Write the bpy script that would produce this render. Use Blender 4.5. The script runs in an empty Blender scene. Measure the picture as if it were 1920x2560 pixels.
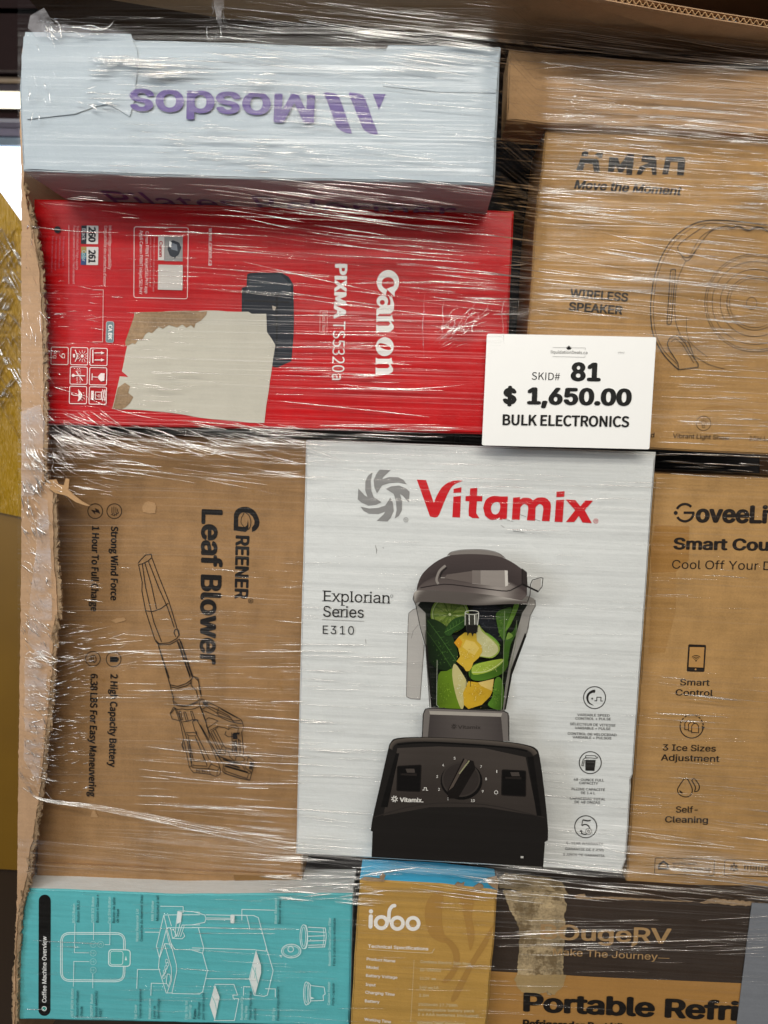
import bpy, math, random
from mathutils import Vector, Matrix
from mathutils.geometry import tessellate_polygon, delaunay_2d_cdt
from mathutils import noise as mnoise
random.seed(7)
SC = bpy.context.scene
COL = SC.collection

# ---------------------------------------------------------------- camera
DIST, EYE = 0.95, 1.10                      # metres from the load's front, eye height
PITCH, YAW, ROLL, FPX = -0.10269207, -0.04660125, 0.03457843, 1900.0
cp, sp, cw, sw = math.cos(PITCH), math.sin(PITCH), math.cos(YAW), math.sin(YAW)
FWD = Vector((sw*cp, cw*cp, sp)); _r = Vector((cw, -sw, 0)); _u = _r.cross(FWD)
RIGHT = _r*math.cos(ROLL) + _u*math.sin(ROLL); UP = _u*math.cos(ROLL) - _r*math.sin(ROLL)
EYEP = Vector((0, -DIST, EYE))
cam = bpy.data.cameras.new('camera'); camo = bpy.data.objects.new('camera', cam); COL.objects.link(camo)
M = Matrix((RIGHT, UP, -FWD)).transposed().to_4x4(); M.translation = EYEP
camo.matrix_world = M
cam.sensor_fit = 'VERTICAL'; cam.sensor_height = 24; cam.lens = 24*FPX/2560
cam.clip_start = 0.02; cam.clip_end = 60
cam.dof.use_dof = True; cam.dof.focus_distance = 0.97; cam.dof.aperture_fstop = 5.0
SC.camera = camo

# ---------------------------------------------------------------- world, lamps, exposure
W = bpy.data.worlds.new('World'); SC.world = W; W.use_nodes = True
bg = W.node_tree.nodes['Background']; bg.inputs[0].default_value = (0.95, 0.97, 1.0, 1); bg.inputs[1].default_value = 0.15
SC.view_settings.view_transform = 'Standard'; SC.view_settings.look = 'None'
SC.view_settings.exposure = -0.13; SC.view_settings.gamma = 1
def lamp(name, loc, target, sx, sy, power, col):
    l = bpy.data.lights.new(name, 'AREA'); l.shape = 'RECTANGLE'; l.size = sx; l.size_y = sy
    l.energy = power; l.color = col
    o = bpy.data.objects.new(name, l); COL.objects.link(o); o.location = loc
    o.rotation_euler = (Vector(target)-Vector(loc)).to_track_quat('-Z', 'Y').to_euler()
    return o
lamp('overhead_lamp', (-0.5, -2.6, 2.55), (0, 0, 1.1), 2.6, 0.10, 46, (1.0, 0.955, 0.87))
lamp('overhead_lamp', (0.7, -4.6, 2.9), (0, 0, 1.1), 3.2, 0.12, 72, (1.0, 0.945, 0.86))
lamp('overhead_lamp', (0.2, -1.25, 3.0), (0, 0, 1.1), 2.6, 0.07, 15, (1.0, 0.95, 0.87))  # added high lamp, so steeper film folds catch a highlight
lamp('overhead_lamp', (-0.3, -7.2, 3.1), (0, 0, 1.1), 4.2, 0.12, 46, (1.0, 0.95, 0.87))  # added far lamp, for more highlights along the folds
lamp('window_light', (-2.3, -2.2, 1.5), (0, 0, 1.1), 0.9, 1.1, 36, (0.84, 0.91, 1.0))

# ---------------------------------------------------------------- geometry helpers
def ray(x, y):
    return FWD + RIGHT*((x-960)/FPX) - UP*((y-1280)/FPX)
def at(x, y, Y=0.0):
    d = ray(x, y); return EYEP + d*((Y+DIST)/d.y)
def proj(p):
    d = p-EYEP; f = d.dot(FWD); return (960+FPX*d.dot(RIGHT)/f, 1280-FPX*d.dot(UP)/f)
def view(x0, y0, s):
    return lambda *p: [(x0+a/s, y0+b/s) for a, b in p]
A=view(0,0,2.37); B=view(600,0,2.37); Cv=view(1220,0,2.37); D=view(0,480,2.37); E=view(600,500,2.37)
F=view(1220,500,2.37); G=view(1150,800,3.0164); H=view(60,1050,2.37); I=view(60,1600,2.37); J=view(740,1080,1.8433)
K=view(900,1340,3.318); L=view(880,1740,2.3042); Mv=view(1500,1150,3.95); N=view(1500,1600,3.4024)
O=view(0,2150,1.8433); P=view(850,2100,1.5505); Q=view(1420,340,5.53); R2=view(560,1240,7.9); S=view(1380,1690,4.81)
T=view(880,1150,2.592); U=view(400,1740,5.925); W4=view(60,2180,3.77); W5=view(480,2180,3.77)
W6=view(880,2130,4.366); W7=view(1240,2150,2.44); W8=view(100,540,4.097); PX=lambda *p: list(p)

ROOT = {}
def props(o, label=None, cat=None, group=None, kind=None):
    for k, v in (('label', label), ('category', cat), ('group', group), ('kind', kind)):
        if v: o[k] = v
    return o
def thing(name, label, cat, loc, group=None):
    o = bpy.data.objects.new(name, None); COL.objects.link(o); o.location = loc; o.empty_display_size = .05
    ROOT[o.name] = Vector(loc)
    return props(o, label, cat, group)
def make(name, verts, faces, mat, parent=None, smooth=False, label=None, kind=None, cols=None, loc=None):
    base = ROOT[parent.name] if parent else Vector(loc or (0, 0, 0))
    me = bpy.data.meshes.new(name)
    me.from_pydata([tuple(Vector(v)-base) for v in verts], [], faces)
    mats = mat if isinstance(mat, list) else [mat]
    for m in mats: me.materials.append(m)
    if smooth: me.polygons.foreach_set('use_smooth', [True]*len(me.polygons))
    if cols is not None:
        ca = me.color_attributes.new('ink', 'FLOAT_COLOR', 'POINT')
        ca.data.foreach_set('color', [c for q in cols for c in (q[0], q[1], q[2], 1.0)])
    me.update()
    o = bpy.data.objects.new(name, me); COL.objects.link(o)
    if parent: o.parent = parent
    else: o.location = base
    ROOT[o.name] = base
    if label: o['label'] = label
    if kind: o['kind'] = kind
    return o
def lin(h):
    if not isinstance(h, str): return h
    out = []
    for i in (0, 2, 4):
        c = int(h[i:i+2], 16)/255; out.append(c/12.92 if c <= .04045 else ((c+.055)/1.055)**2.4)
    return tuple(out)
def box(name, a, b, mat, parent=None, **k):
    (x0, y0, z0), (x1, y1, z1) = a, b
    v = [(x, y, z) for x in (x0, x1) for y in (y0, y1) for z in (z0, z1)]
    f = [(0,1,3,2), (4,6,7,5), (0,4,5,1), (2,3,7,6), (0,2,6,4), (1,5,7,3)]
    return make(name, v, f, mat, parent, **k)
def smooth_pts(p, n=5, closed=False):
    out = []; m = len(p); rng = range(m if closed else m-1)
    g = lambda i: p[i % m] if closed else p[max(0, min(m-1, i))]
    for i in rng:
        a, b, c, d = g(i-1), g(i), g(i+1), g(i+2)
        for k in range(n):
            t = k/n
            out.append(tuple(.5*((2*b[j])+(-a[j]+c[j])*t+(2*a[j]-5*b[j]+4*c[j]-d[j])*t*t+(-a[j]+3*b[j]-3*c[j]+d[j])*t**3) for j in (0, 1)))
    if not closed: out.append(tuple(p[-1]))
    return out

# ---------------------------------------------------------------- materials
def mat_new(name):
    m = bpy.data.materials.new(name); m.use_nodes = True
    nt = m.node_tree; return m, nt, nt.nodes['Principled BSDF']
def nd(nt, t, **k):
    n = nt.nodes.new(t)
    for a, b in k.items(): setattr(n, a, b)
    return n
def tex_noise(nt, scale=(1, 1, 1), s=10, detail=3, rough=.5, rot=(0, 0, 0), coord='Object'):
    tc = nd(nt, 'ShaderNodeTexCoord'); mp = nd(nt, 'ShaderNodeMapping')
    mp.inputs['Scale'].default_value = scale; mp.inputs['Rotation'].default_value = rot
    nt.links.new(tc.outputs[coord], mp.inputs[0])
    n = nd(nt, 'ShaderNodeTexNoise'); n.inputs['Scale'].default_value = s
    n.inputs['Detail'].default_value = detail; n.inputs['Roughness'].default_value = rough
    nt.links.new(mp.outputs[0], n.inputs[0]); return n.outputs['Fac']
def ramp(nt, fac, a, b, ca=(0, 0, 0, 1), cb=(1, 1, 1, 1)):
    r = nd(nt, 'ShaderNodeValToRGB'); r.color_ramp.elements[0].position = a; r.color_ramp.elements[1].position = b
    r.color_ramp.elements[0].color = ca; r.color_ramp.elements[1].color = cb
    nt.links.new(fac, r.inputs[0]); return r.outputs[0]
def mixc(nt, f, a, b, mode='MIX'):
    m = nd(nt, 'ShaderNodeMix', data_type='RGBA', blend_type=mode)
    for i, v in ((0, f), (6, a), (7, b)):
        if hasattr(v, 'is_linked') or hasattr(v, 'links'): nt.links.new(v, m.inputs[i])
        else: m.inputs[i].default_value = v
    return m.outputs[2]
def math_(nt, op, a, b):
    m = nd(nt, 'ShaderNodeMath', operation=op)
    for i, v in ((0, a), (1, b)):
        if hasattr(v, 'links'): nt.links.new(v, m.inputs[i])
        else: m.inputs[i].default_value = v
    return m.outputs[0]
def board(name, col, vary=.16, rough=.75, flute='h', bump=.35, spec=.2, scuff=.0, scuffcol='c8ab7d', base_attr=False, fibre=1.0):
    """paper-faced corrugated board: fibres, flute lines, slow waves"""
    m, nt, bs = mat_new(name)
    fine = tex_noise(nt, (1, 1, 1), 420, 3, .7)
    mid = tex_noise(nt, (1, 1, 1), 38, 4, .6)
    if flute == 'h': line = tex_noise(nt, (6, 6, 170), 1, 3, .55); wav = tex_noise(nt, (1.2, 1.2, 40), 1, 2)
    else: line = tex_noise(nt, (170, 6, 6), 1, 3, .55); wav = tex_noise(nt, (40, 1.2, 1.2), 1, 2)
    slow = tex_noise(nt, (1, 1, 1), 7, 2)
    cross = tex_noise(nt, (60, 60, 5) if flute == 'h' else (5, 5, 60), 1, 4, .6)
    s = math_(nt, 'ADD', math_(nt, 'MULTIPLY', fine, .34*fibre), math_(nt, 'ADD', math_(nt, 'MULTIPLY', mid, .34), math_(nt, 'ADD', math_(nt, 'MULTIPLY', line, .22), math_(nt, 'ADD', math_(nt, 'MULTIPLY', cross, .18), math_(nt, 'MULTIPLY', slow, .25)))))
    f = ramp(nt, s, .46, .86)
    c = lin(col)
    if base_attr:
        at_ = nd(nt, 'ShaderNodeVertexColor'); at_.layer_name = 'ink'; src = at_.outputs[0]
        d = mixc(nt, 1.0, src, tuple([1-vary]*3)+(1,), 'MULTIPLY'); out = mixc(nt, f, d, src)
    else:
        lo = tuple(x*(1-vary*1.2) for x in c)+(1,); hi = tuple(min(1, x*(1+vary*.6)) for x in c)+(1,)
        out = mixc(nt, f, lo, hi)
    if scuff:
        sc = tex_noise(nt, (1, 1, 1), 30, 6, .75)
        out = mixc(nt, ramp(nt, sc, 1-scuff, 1-scuff+.06), out, lin(scuffcol)+(1,))
    nt.links.new(out, bs.inputs['Base Color'])
    bs.inputs['Roughness'].default_value = rough; bs.inputs['Specular IOR Level'].default_value = spec
    h = math_(nt, 'ADD', math_(nt, 'MULTIPLY', fine, .05), math_(nt, 'ADD', math_(nt, 'MULTIPLY', line, .16), math_(nt, 'ADD', math_(nt, 'MULTIPLY', wav, .9), math_(nt, 'MULTIPLY', mid, .35))))
    bp = nd(nt, 'ShaderNodeBump'); bp.inputs['Strength'].default_value = bump; bp.inputs['Distance'].default_value = .004
    nt.links.new(h, bp.inputs['Height']); nt.links.new(bp.outputs[0], bs.inputs['Normal'])
    return m
def plain(name, col, rough=.5, metal=0, emit=0, vary=.15, scale=20, spec=.5):
    m, nt, bs = mat_new(name); c = lin(col)
    n = tex_noise(nt, (1, 1, 1), scale, 4)
    nt.links.new(mixc(nt, n, tuple(x*(1-vary) for x in c)+(1,), tuple(min(1, x*(1+vary)) for x in c)+(1,)), bs.inputs['Base Color'])
    bs.inputs['Roughness'].default_value = rough; bs.inputs['Metallic'].default_value = metal
    bs.inputs['Specular IOR Level'].default_value = spec
    if emit:
        bs.inputs['Emission Color'].default_value = c+(1,); bs.inputs['Emission Strength'].default_value = emit
    return m
KRAFT = board('kraft_board', 'b08b62', .22)
KRAFT2 = board('kraft_board_warm', 'ae8754', .3)
KRAFT3 = board('kraft_board_dull', '9c7850', .34, scuff=.36, scuffcol='8f6a3c')
SLEEVE = board('sleeve_board', 'b69371', .2, rough=.7)
TORN = board('torn_board', '9c8264', .5, rough=.9, bump=1.0)
PALE = board('pale_blue_board', 'a9b4bb', .05, rough=.45, bump=.55, spec=.25, fibre=.3)
RED = board('red_board', 'c4040e', .24, rough=.36, bump=.5, spec=.2, fibre=.4)
WHITE = board('white_board', 'd5d7d4', .05, rough=.42, bump=.9, spec=.25, fibre=.3)
TEAL = board('teal_board', '5cb4b8', .08, rough=.4, bump=.7, spec=.25, fibre=.3)
GOLD = board('gold_board', 'b78f49', .14, rough=.5, bump=.9, flute='h', fibre=.5)
DARK = board('dark_brown_board', '3a2f27', .25, rough=.6, bump=.4)
BLUE = board('blue_board', '46b2dc', .08, rough=.4, bump=.5, fibre=.3)
GREY = board('grey_board', '787b80', .12, rough=.5, bump=.4)
INK = board('print_ink', 'ffffff', .10, rough=.5, bump=.25, base_attr=True, fibre=.6)
INKW = board('print_ink_worn', 'ffffff', .35, rough=.65, bump=.35, base_attr=True)
VOID = board('shade_tinted_board', '4a3626', .2, rough=.9)  # sleeve board darkened: the shade inside is put into its colour
CARD = plain('card_stock', 'efeeea', .35, vary=.015, scale=60)
TAPE = None

# ---------------------------------------------------------------- printing
FRONT = {}
_tc = {}; _gc = {}
FONTS = {'B': None, 'I': None, 'S': None}
try:      # two sans serifs that ship inside Blender itself; the built-in face is the fallback
    import os
    _fd = bpy.utils.system_resource('DATAFILES', path='fonts')
    FONTS['I'] = bpy.data.fonts.load(os.path.join(_fd, 'Inter.woff2'))
    FONTS['S'] = bpy.data.fonts.load(os.path.join(_fd, 'Noto Sans CJK Regular.woff2'))
except Exception: pass
def glyphs(s, face='I', space=1.0):
    """outlines of a line of type, each contour filled on its own with the counters it holds"""
    k = (s, face, space)
    if k in _tc: return _tc[k]
    cu = bpy.data.curves.new('t', 'FONT'); cu.body = s; cu.resolution_u = 5; cu.fill_mode = 'NONE'
    cu.space_character = space
    if FONTS[face]: cu.font = FONTS[face]
    ob = bpy.data.objects.new('t', cu); COL.objects.link(ob)
    me = ob.to_mesh(); P_ = [(v.co.x, v.co.y) for v in me.vertices]; nb = {}
    for e_ in me.edges:
        i, j = e_.vertices; nb.setdefault(i, []).append(j); nb.setdefault(j, []).append(i)
    ob.to_mesh_clear(); bpy.data.objects.remove(ob); bpy.data.curves.remove(cu)
    seen, loops = set(), []
    for i in sorted(nb):
        if i in seen: continue
        lp, c, pv = [], i, None
        while c not in seen:
            seen.add(c); lp.append(P_[c]); nx = [n for n in nb[c] if n not in seen]
            if not nx: break
            c = min(nx) if pv is None else nx[0]; pv = c
        if len(lp) > 2: loops.append(lp)
    loops.sort(key=lambda p: min(q[0] for q in p)); groups = []; xr_ = -1e9
    for p in loops:
        lo, hi = min(q[0] for q in p), max(q[0] for q in p)
        if groups and lo < xr_: groups[-1].append(p); xr_ = max(xr_, hi)
        else: groups.append([p]); xr_ = hi
    vs, fs = [], []
    for g in groups:
        ox = min(q[0] for p in g for q in p); key = (face, tuple((round(q[0]-ox, 4), round(q[1], 4)) for p in g for q in p))
        if key not in _gc:
            pts, ed, segs = [], [], []
            for p in g:
                n = len(pts); pts += [Vector((q[0]-ox, q[1])) for q in p]
                ed += [(n+i, n+(i+1) % len(p)) for i in range(len(p))]; segs += [(pts[n+i], pts[n+(i+1) % len(p)]) for i in range(len(p))]
            r_ = delaunay_2d_cdt(pts, ed, [], 0, 1e-6); keep = []
            for t in r_[2]:
                cx_, cy_ = sum(r_[0][i].x for i in t)/3, sum(r_[0][i].y for i in t)/3; w = 0
                for u_, v_ in segs:
                    if (u_.y > cy_) != (v_.y > cy_) and cx_ < (v_.x-u_.x)*(cy_-u_.y)/(v_.y-u_.y)+u_.x: w += 1 if v_.y > u_.y else -1
                if w: keep.append(tuple(t))
            _gc[key] = ([(q.x, q.y) for q in r_[0]], keep)
        gv, gf_ = _gc[key]; n = len(vs); vs += [(x+ox, y, 0) for x, y in gv]; fs += [tuple(n+i for i in t) for t in gf_]
    _tc[k] = (vs, fs); return _tc[k]
class Art:
    """flat print lying on a face of a carton; shapes are traced in face coordinates"""
    def __init__(s, parent, name, Y, label=None, mat=None, base=0, fn=None, step=.00006, gap=.0004):
        s.parent, s.name, s.label = FRONT.get(parent.name, parent), name, label
        s.mat = mat or INK; s.v, s.f, s.c = [], [], []; s.cuts = [(0, 0, None, None)]; s.autocut = True; s.tint = 1.0; s.shade = None; s.lay = base; s.Y = Y; s.step = step; s.gap = gap
        s.fn = fn or (lambda x, y, e: at(x, y, Y-e))
    def cut(s, name=None, label=None):
        if s.cuts[-1][0] == len(s.v): s.cuts[-1] = (len(s.v), len(s.f), name, label)
        else: s.cuts.append((len(s.v), len(s.f), name, label))
    def e(s):
        s.lay += 1; return s.gap+s.lay*s.step
    def poly(s, pts, col, holes=(), sm=0):
        if sm: pts = smooth_pts(pts, sm, True)
        e = s.e(); rings = [pts]+[list(h) for h in holes]
        tri = tessellate_polygon([[Vector((x, y, 0)) for x, y in r] for r in rings])
        n = len(s.v); allp = [p for r in rings for p in r]
        cf = col if callable(col) else None; cc = None if cf else tuple(q*s.tint for q in lin(col))
        if s.shade and cc: c0_ = cc; cf = lambda x, y: tuple(q*s.shade(x, y) for q in c0_)
        for x, y in allp:
            s.v.append(s.fn(x, y, e)); s.c.append(lin(cf(x, y)) if cf else cc)
        s.f += [tuple(n+i for i in t) for t in tri]; return s
    def line(s, pts, w, col, closed=False, sm=0, taper=False):
        if sm: pts = smooth_pts(pts, sm, closed)
        q = []
        for p in pts:
            if not q or (p[0]-q[-1][0])**2+(p[1]-q[-1][1])**2 > .01: q.append(p)
        pts = q; m = len(pts)
        if m < 2: return s
        e = s.e(); n = len(s.v); cc = tuple(q*s.tint for q in lin(col))
        for i in range(m):
            a = pts[(i-1) % m] if closed or i > 0 else pts[i]; b = pts[(i+1) % m] if closed or i < m-1 else pts[i]
            dx, dy = b[0]-a[0], b[1]-a[1]; l = math.hypot(dx, dy) or 1
            px, py = pts[i]; k = 1.0
            if 0 < i < m-1 or closed:
                d1 = (px-a[0], py-a[1]); d2 = (b[0]-px, b[1]-py); l1 = math.hypot(*d1) or 1; l2 = math.hypot(*d2) or 1
                co = (d1[0]*d2[0]+d1[1]*d2[1])/(l1*l2); k = min(1.8, 1/max(.35, math.sqrt(max(0, (1+co)/2))))
                dx, dy = d1[0]/l1+d2[0]/l2, d1[1]/l1+d2[1]/l2; l = math.hypot(dx, dy) or 1
            ww = w*(math.sin(math.pi*(i+.3)/(m-.4)) if taper else 1)
            nx, ny = -dy/l*ww*k/2, dx/l*ww*k/2
            c_ = tuple(q*s.shade(px, py) for q in cc) if s.shade else cc
            s.v += [s.fn(px+nx, py+ny, e), s.fn(px-nx, py-ny, e)]; s.c += [c_, c_]
        for i in range(m if closed else m-1):
            j = (i+1) % m; s.f.append((n+2*i, n+2*i+1, n+2*j+1, n+2*j))
        return s
    def circle(s, c, r, w, col, seg=40, ry=None, a0=0, a1=360):
        full = a1-a0 >= 360
        pts = [(c[0]+r*math.cos(math.radians(a0+(a1-a0)*i/seg)), c[1]+(ry or r)*math.sin(math.radians(a0+(a1-a0)*i/seg))) for i in range(seg if full else seg+1)]
        return s.line(pts, w, col, closed=full)
    def disc(s, c, r, col, seg=24, ry=None):
        return s.poly([(c[0]+r*math.cos(i*2*math.pi/seg), c[1]+(ry or r)*math.sin(i*2*math.pi/seg)) for i in range(seg)], col)
    def rrect(s, q, r, w, col, fill=None):
        pts = round_quad(q, r)
        if fill: s.poly(pts, fill)
        if w: s.line(pts, w, col, closed=True)
        return s
    def text(s, t, p0, p1, h, col, bold=0.0, fit=None, space=1.0, shear=0.0, face='I'):
        vs, fs = glyphs(t, face, space)
        if s.autocut: s.cut('printed_text')
        ref = glyphs(fit, face, space)[0] if fit else vs
        x0 = min(v[0] for v in ref); x1 = max(v[0] for v in ref)
        hv = glyphs('H', face)[0]; y0 = min(v[1] for v in hv); y1 = max(v[1] for v in hv)
        b = max(0, bold)*.85; k = (b*1.25, b*.8)     # heavier weights: the stroke is spread by small shifts
        x0 -= k[0]; x1 += k[0]; y0 -= k[1]; y1 += k[1]
        offs = [(0, 0)]
        if b > 0: offs = [(-1, 0), (1, 0), (0, 1), (0, -1)] if h < 12 else [(math.cos(i*math.pi/4), math.sin(i*math.pi/4)) for i in range(8)]+[(0, 0)]
        for ox, oy in offs:
            e = s.gap+s.lay*s.step+s.step; s.lay += .18
            Aw, Bw = s.fn(p0[0], p0[1], e), s.fn(p1[0], p1[1], e)
            dx, dy = p1[0]-p0[0], p1[1]-p0[1]; l = math.hypot(dx, dy)
            up = (dy/l, -dx/l)                       # to the left of the reading direction, y down
            hpx = s.fn(p0[0]+up[0]*h, p0[1]+up[1]*h, e)
            uh = (hpx-Aw).length; dr = (Bw-Aw)
            upw = Vector((0, -1, 0)).cross(dr).normalized()
            if upw.dot(hpx-Aw) < 0: upw = -upw
            n = len(s.v); cc = lin(col)
            for x, y, z_ in vs:
                v = (y+oy*k[1]-y0)/(y1-y0); u = (x+ox*k[0]-x0)/(x1-x0)
                s.v.append(Aw+dr*u+dr.normalized()*(shear*v*uh)+upw*(v*uh)+Vector((0, -z_*2.5e-6, 0))); s.c.append(cc)
            s.f += [tuple(n+i for i in f) for f in fs]
        s.lay += 1
        if s.autocut: s.cut()
        return s
    def grid(s, a, b, colf, nu=24, nv=8):
        """loft between two polylines a and b, colour colf(u, v)"""
        e = s.e(); n = len(s.v)
        def ev(p, t):
            t = t*(len(p)-1); i = min(len(p)-2, int(t)); f = t-i
            return (p[i][0]*(1-f)+p[i+1][0]*f, p[i][1]*(1-f)+p[i+1][1]*f)
        for i in range(nu+1):
            q, r = ev(a, i/nu), ev(b, i/nu)
            for j in range(nv+1):
                t = j/nv; s.v.append(s.fn(q[0]*(1-t)+r[0]*t, q[1]*(1-t)+r[1]*t, e)); s.c.append(lin(colf(i/nu, t)))
        for i in range(nu):
            for j in range(nv):
                k = n+i*(nv+1)+j; s.f.append((k, k+1, k+nv+2, k+nv+1))
        return s
    def done(s):
        ends = s.cuts[1:]+[(len(s.v), len(s.f), None, None)]; o = None; first = True
        for (v0, f0, nm, lb), (v1, f1, _, _) in zip(s.cuts, ends):
            if v1 <= v0: continue
            if nm is None: lb = s.label if first else None; first = False
            o = make(nm or s.name, s.v[v0:v1], [tuple(i-v0 for i in f) for f in s.f[f0:f1]], s.mat, s.parent, label=lb, cols=s.c[v0:v1])
        return o
def round_quad(q, r, n=5):
    out = []
    for i in range(4):
        p, a, b = q[i], q[i-1], q[(i+1) % 4]
        da = math.hypot(a[0]-p[0], a[1]-p[1]); db = math.hypot(b[0]-p[0], b[1]-p[1])
        A_ = (p[0]+(a[0]-p[0])*r/da, p[1]+(a[1]-p[1])*r/da); B_ = (p[0]+(b[0]-p[0])*r/db, p[1]+(b[1]-p[1])*r/db)
        for k in range(n+1):
            t = k/n; out.append(((1-t)**2*A_[0]+2*t*(1-t)*p[0]+t*t*B_[0], (1-t)**2*A_[1]+2*t*(1-t)*p[1]+t*t*B_[1]))
    return out
def mixh(a, b, t):
    a, b = lin(a), lin(b); t = max(0, min(1, t)); return tuple(a[i]*(1-t)+b[i]*t for i in range(3))

# ---------------------------------------------------------------- cartons
def carton(name, label, cat, top, right, bottom, left, Y, depth, mats, wob=.0007, r=.0022, seed=1, skip=()):
    """top: left to right, right: top to bottom, bottom: right to left, left: bottom to top (corner points shared)"""
    if not isinstance(mats, dict): mats = {'front': mats}
    fm = mats['front']
    edges = [top, right, bottom, left]; ring = []; spans = []
    for en, ed in enumerate(edges):
        st = len(ring); L_ = sum(math.dist(ed[i], ed[i+1]) for i in range(len(ed)-1))
        for i in range(len(ed)-1):
            n = max(1, int(round(math.dist(ed[i], ed[i+1])/22)))
            for k in range(n):
                t = k/n; x = ed[i][0]*(1-t)+ed[i+1][0]*t; y = ed[i][1]*(1-t)+ed[i+1][1]*t
                p = at(x, y, Y); nn = mnoise.noise(Vector((p.x*22, p.z*22, seed*3.1)))+.5*mnoise.noise(Vector((p.x*70, p.z*70, seed*5)))
                ring.append(p+Vector((nn*wob if en in (1, 3) else 0, 0, nn*wob if en in (0, 2) else 0)))
        spans.append((st, len(ring)))
    n = len(ring)
    cx = sum(p.x for p in ring)/n; cz = sum(p.z for p in ring)/n
    base = Vector((cx, Y+depth/2, min(p.z for p in ring)))
    t = thing(name, label, cat, base)
    nr = []
    for i in range(n):
        a, b = ring[i-1], ring[(i+1) % n]; d = (b-a); q = Vector((-d.z, 0, d.x)).normalized()
        if q.dot(Vector((cx, 0, cz))-Vector((ring[i].x, 0, ring[i].z))) < 0: q = -q
        nr.append(q)
    vs, fs = [], []; K_ = 3
    for k in range(K_+1):
        a = k/K_*math.pi/2
        for i in range(n):
            p = ring[i]+nr[i]*(r*(1-math.sin(a))); vs.append(Vector((p.x, Y+r*(1-math.cos(a)), p.z)))
    # ring 0: flat inner edge at Y, ring K: outer edge at Y+r
    for k in range(K_):
        for i in range(n):
            j = (i+1) % n; fs.append((k*n+i, k*n+j, (k+1)*n+j, (k+1)*n+i))
    nq = len(fs)
    tri = tessellate_polygon([[Vector((v.x, v.z, 0)) for v in vs[:n]]]); fs += [tuple(x) for x in tri]
    fp = make('front_panel', vs, fs, fm, t); FRONT[t.name] = fp
    sm = [i < nq for i in range(len(fs))]; fp.data.polygons.foreach_set('use_smooth', sm)
    # 45 degree lip is shared with four real side panels
    outer = vs[K_*n:(K_+1)*n]
    for en, (nm, (a, b)) in enumerate(zip(('top_panel', 'side_panel', 'bottom_panel', 'side_panel'), spans)):
        if en in skip: continue
        idx = [i % n for i in range(a, b+1)]
        v2 = [outer[i] for i in idx]+[outer[i]+Vector((0, depth, 0)) for i in idx]; m = len(idx)
        make(nm, v2, [(i, i+1, m+i+1, m+i) for i in range(m-1)], mats.get(('top', 'right', 'bottom', 'left')[en], fm), t)
    bk = [p+Vector((0, depth, 0)) for p in outer]
    make('back_panel', bk, [tuple(x) for x in tessellate_polygon([[Vector((v.x, v.z, 0)) for v in bk]])], fm, t)
    return t
def sheet(parent, name, pts, Y, th, mat, label=None, loc=None, jag=0, seed=1, kind=None, sub=18):
    """cut piece of board or tape with real thickness"""
    q = []
    for i in range(len(pts)):
        a, b = pts[i], pts[(i+1) % len(pts)]; n = max(1, int(math.dist(a, b)/sub)) if jag else 1
        for k in range(n):
            t = k/n; j1 = mnoise.noise(Vector((a[0]*.07+k*1.7, a[1]*.05, seed)))*jag if jag else 0
            j2 = mnoise.noise(Vector((a[0]*.05, a[1]*.07+k*1.3, seed+9)))*jag if jag else 0
            q.append((a[0]*(1-t)+b[0]*t+j1, a[1]*(1-t)+b[1]*t+j2))
    fr = [at(x, y, Y(x, y) if callable(Y) else Y) for x, y in q]; n = len(fr); bk = [p+Vector((0, th, 0)) for p in fr]
    tri = [tuple(x) for x in tessellate_polygon([[Vector((v.x, v.z, 0)) for v in fr]])]
    fs = tri+[tuple(n+i for i in t) for t in tri]+[(i, (i+1) % n, n+(i+1) % n, n+i) for i in range(n)]
    return make(name, fr+bk, fs, mat, parent, label=label, loc=loc, kind=kind)
# ================================================================ the load
BLK, WHT = '16130f', 'e9e6e0'
# ---- pale blue exercise machine carton, top of the load, overhanging
Ym = -0.12
t = carton('pale_blue_carton', 'pale blue carton with upside-down purple lettering, topmost at the left above the red carton', 'cardboard box',
    [(57, 90), (327, 92), (337, 99), (565, 105), (743, 112), (963, 121), (971, 115), (1252, 118)], [(1252, 118), (1244, 300), (1236, 465)],
    [(1236, 465), (1000, 455), (600, 447), (422, 441), (57, 427)], [(57, 427), (50, 300), (48, 220), (57, 90)], Ym, .30, PALE, wob=.0005, seed=3)
sheet(t, 'end_flap', A((150, 190), (400, 193), (775, 202), (790, 250), (812, 300), (820, 390), (806, 470), (796, 590), (768, 690), (720, 660), (640, 615), (560, 632), (440, 675), (320, 688), (160, 706), (128, 600), (128, 330)), Ym-.0016, .0012, PALE, 'slightly lifted pale blue end flap with a wavy torn edge')
sheet(t, 'end_flap', [(971, 113), (1249, 118), (1240, 232), (1100, 230), (958, 215), (952, 190), (956, 150)], Ym-.0010, .0008, PALE)
pur = '5f4e8a'
a = Art(t, 'printed_lettering', Ym, base=10, gap=.0017)
a.text('Mosdos', B((445, 560))[0], A((768, 525))[0], 73, pur, bold=.024); a.done()
a = Art(t, 'printed_logo', Ym)
a.poly(smooth_pts(B((497, 552), (530, 548), (575, 560), (598, 600), (640, 720), (662, 785), (655, 790), (620, 785), (580, 760), (560, 720), (520, 610)), 4, True), pur)
a.poly(smooth_pts(B((645, 553), (680, 550), (725, 562), (750, 605), (790, 720), (816, 785), (805, 795), (770, 790), (735, 770), (715, 730), (668, 615)), 4, True), pur)
a.poly(B((787, 556), (864, 558), (822, 652)), pur); a.done()
zb = at(640, 447, Ym).z
def under(x, y, e):
    d = ray(x, y); z = zb-.0005-e; return EYEP+d*((z-EYE)/d.z)
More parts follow.
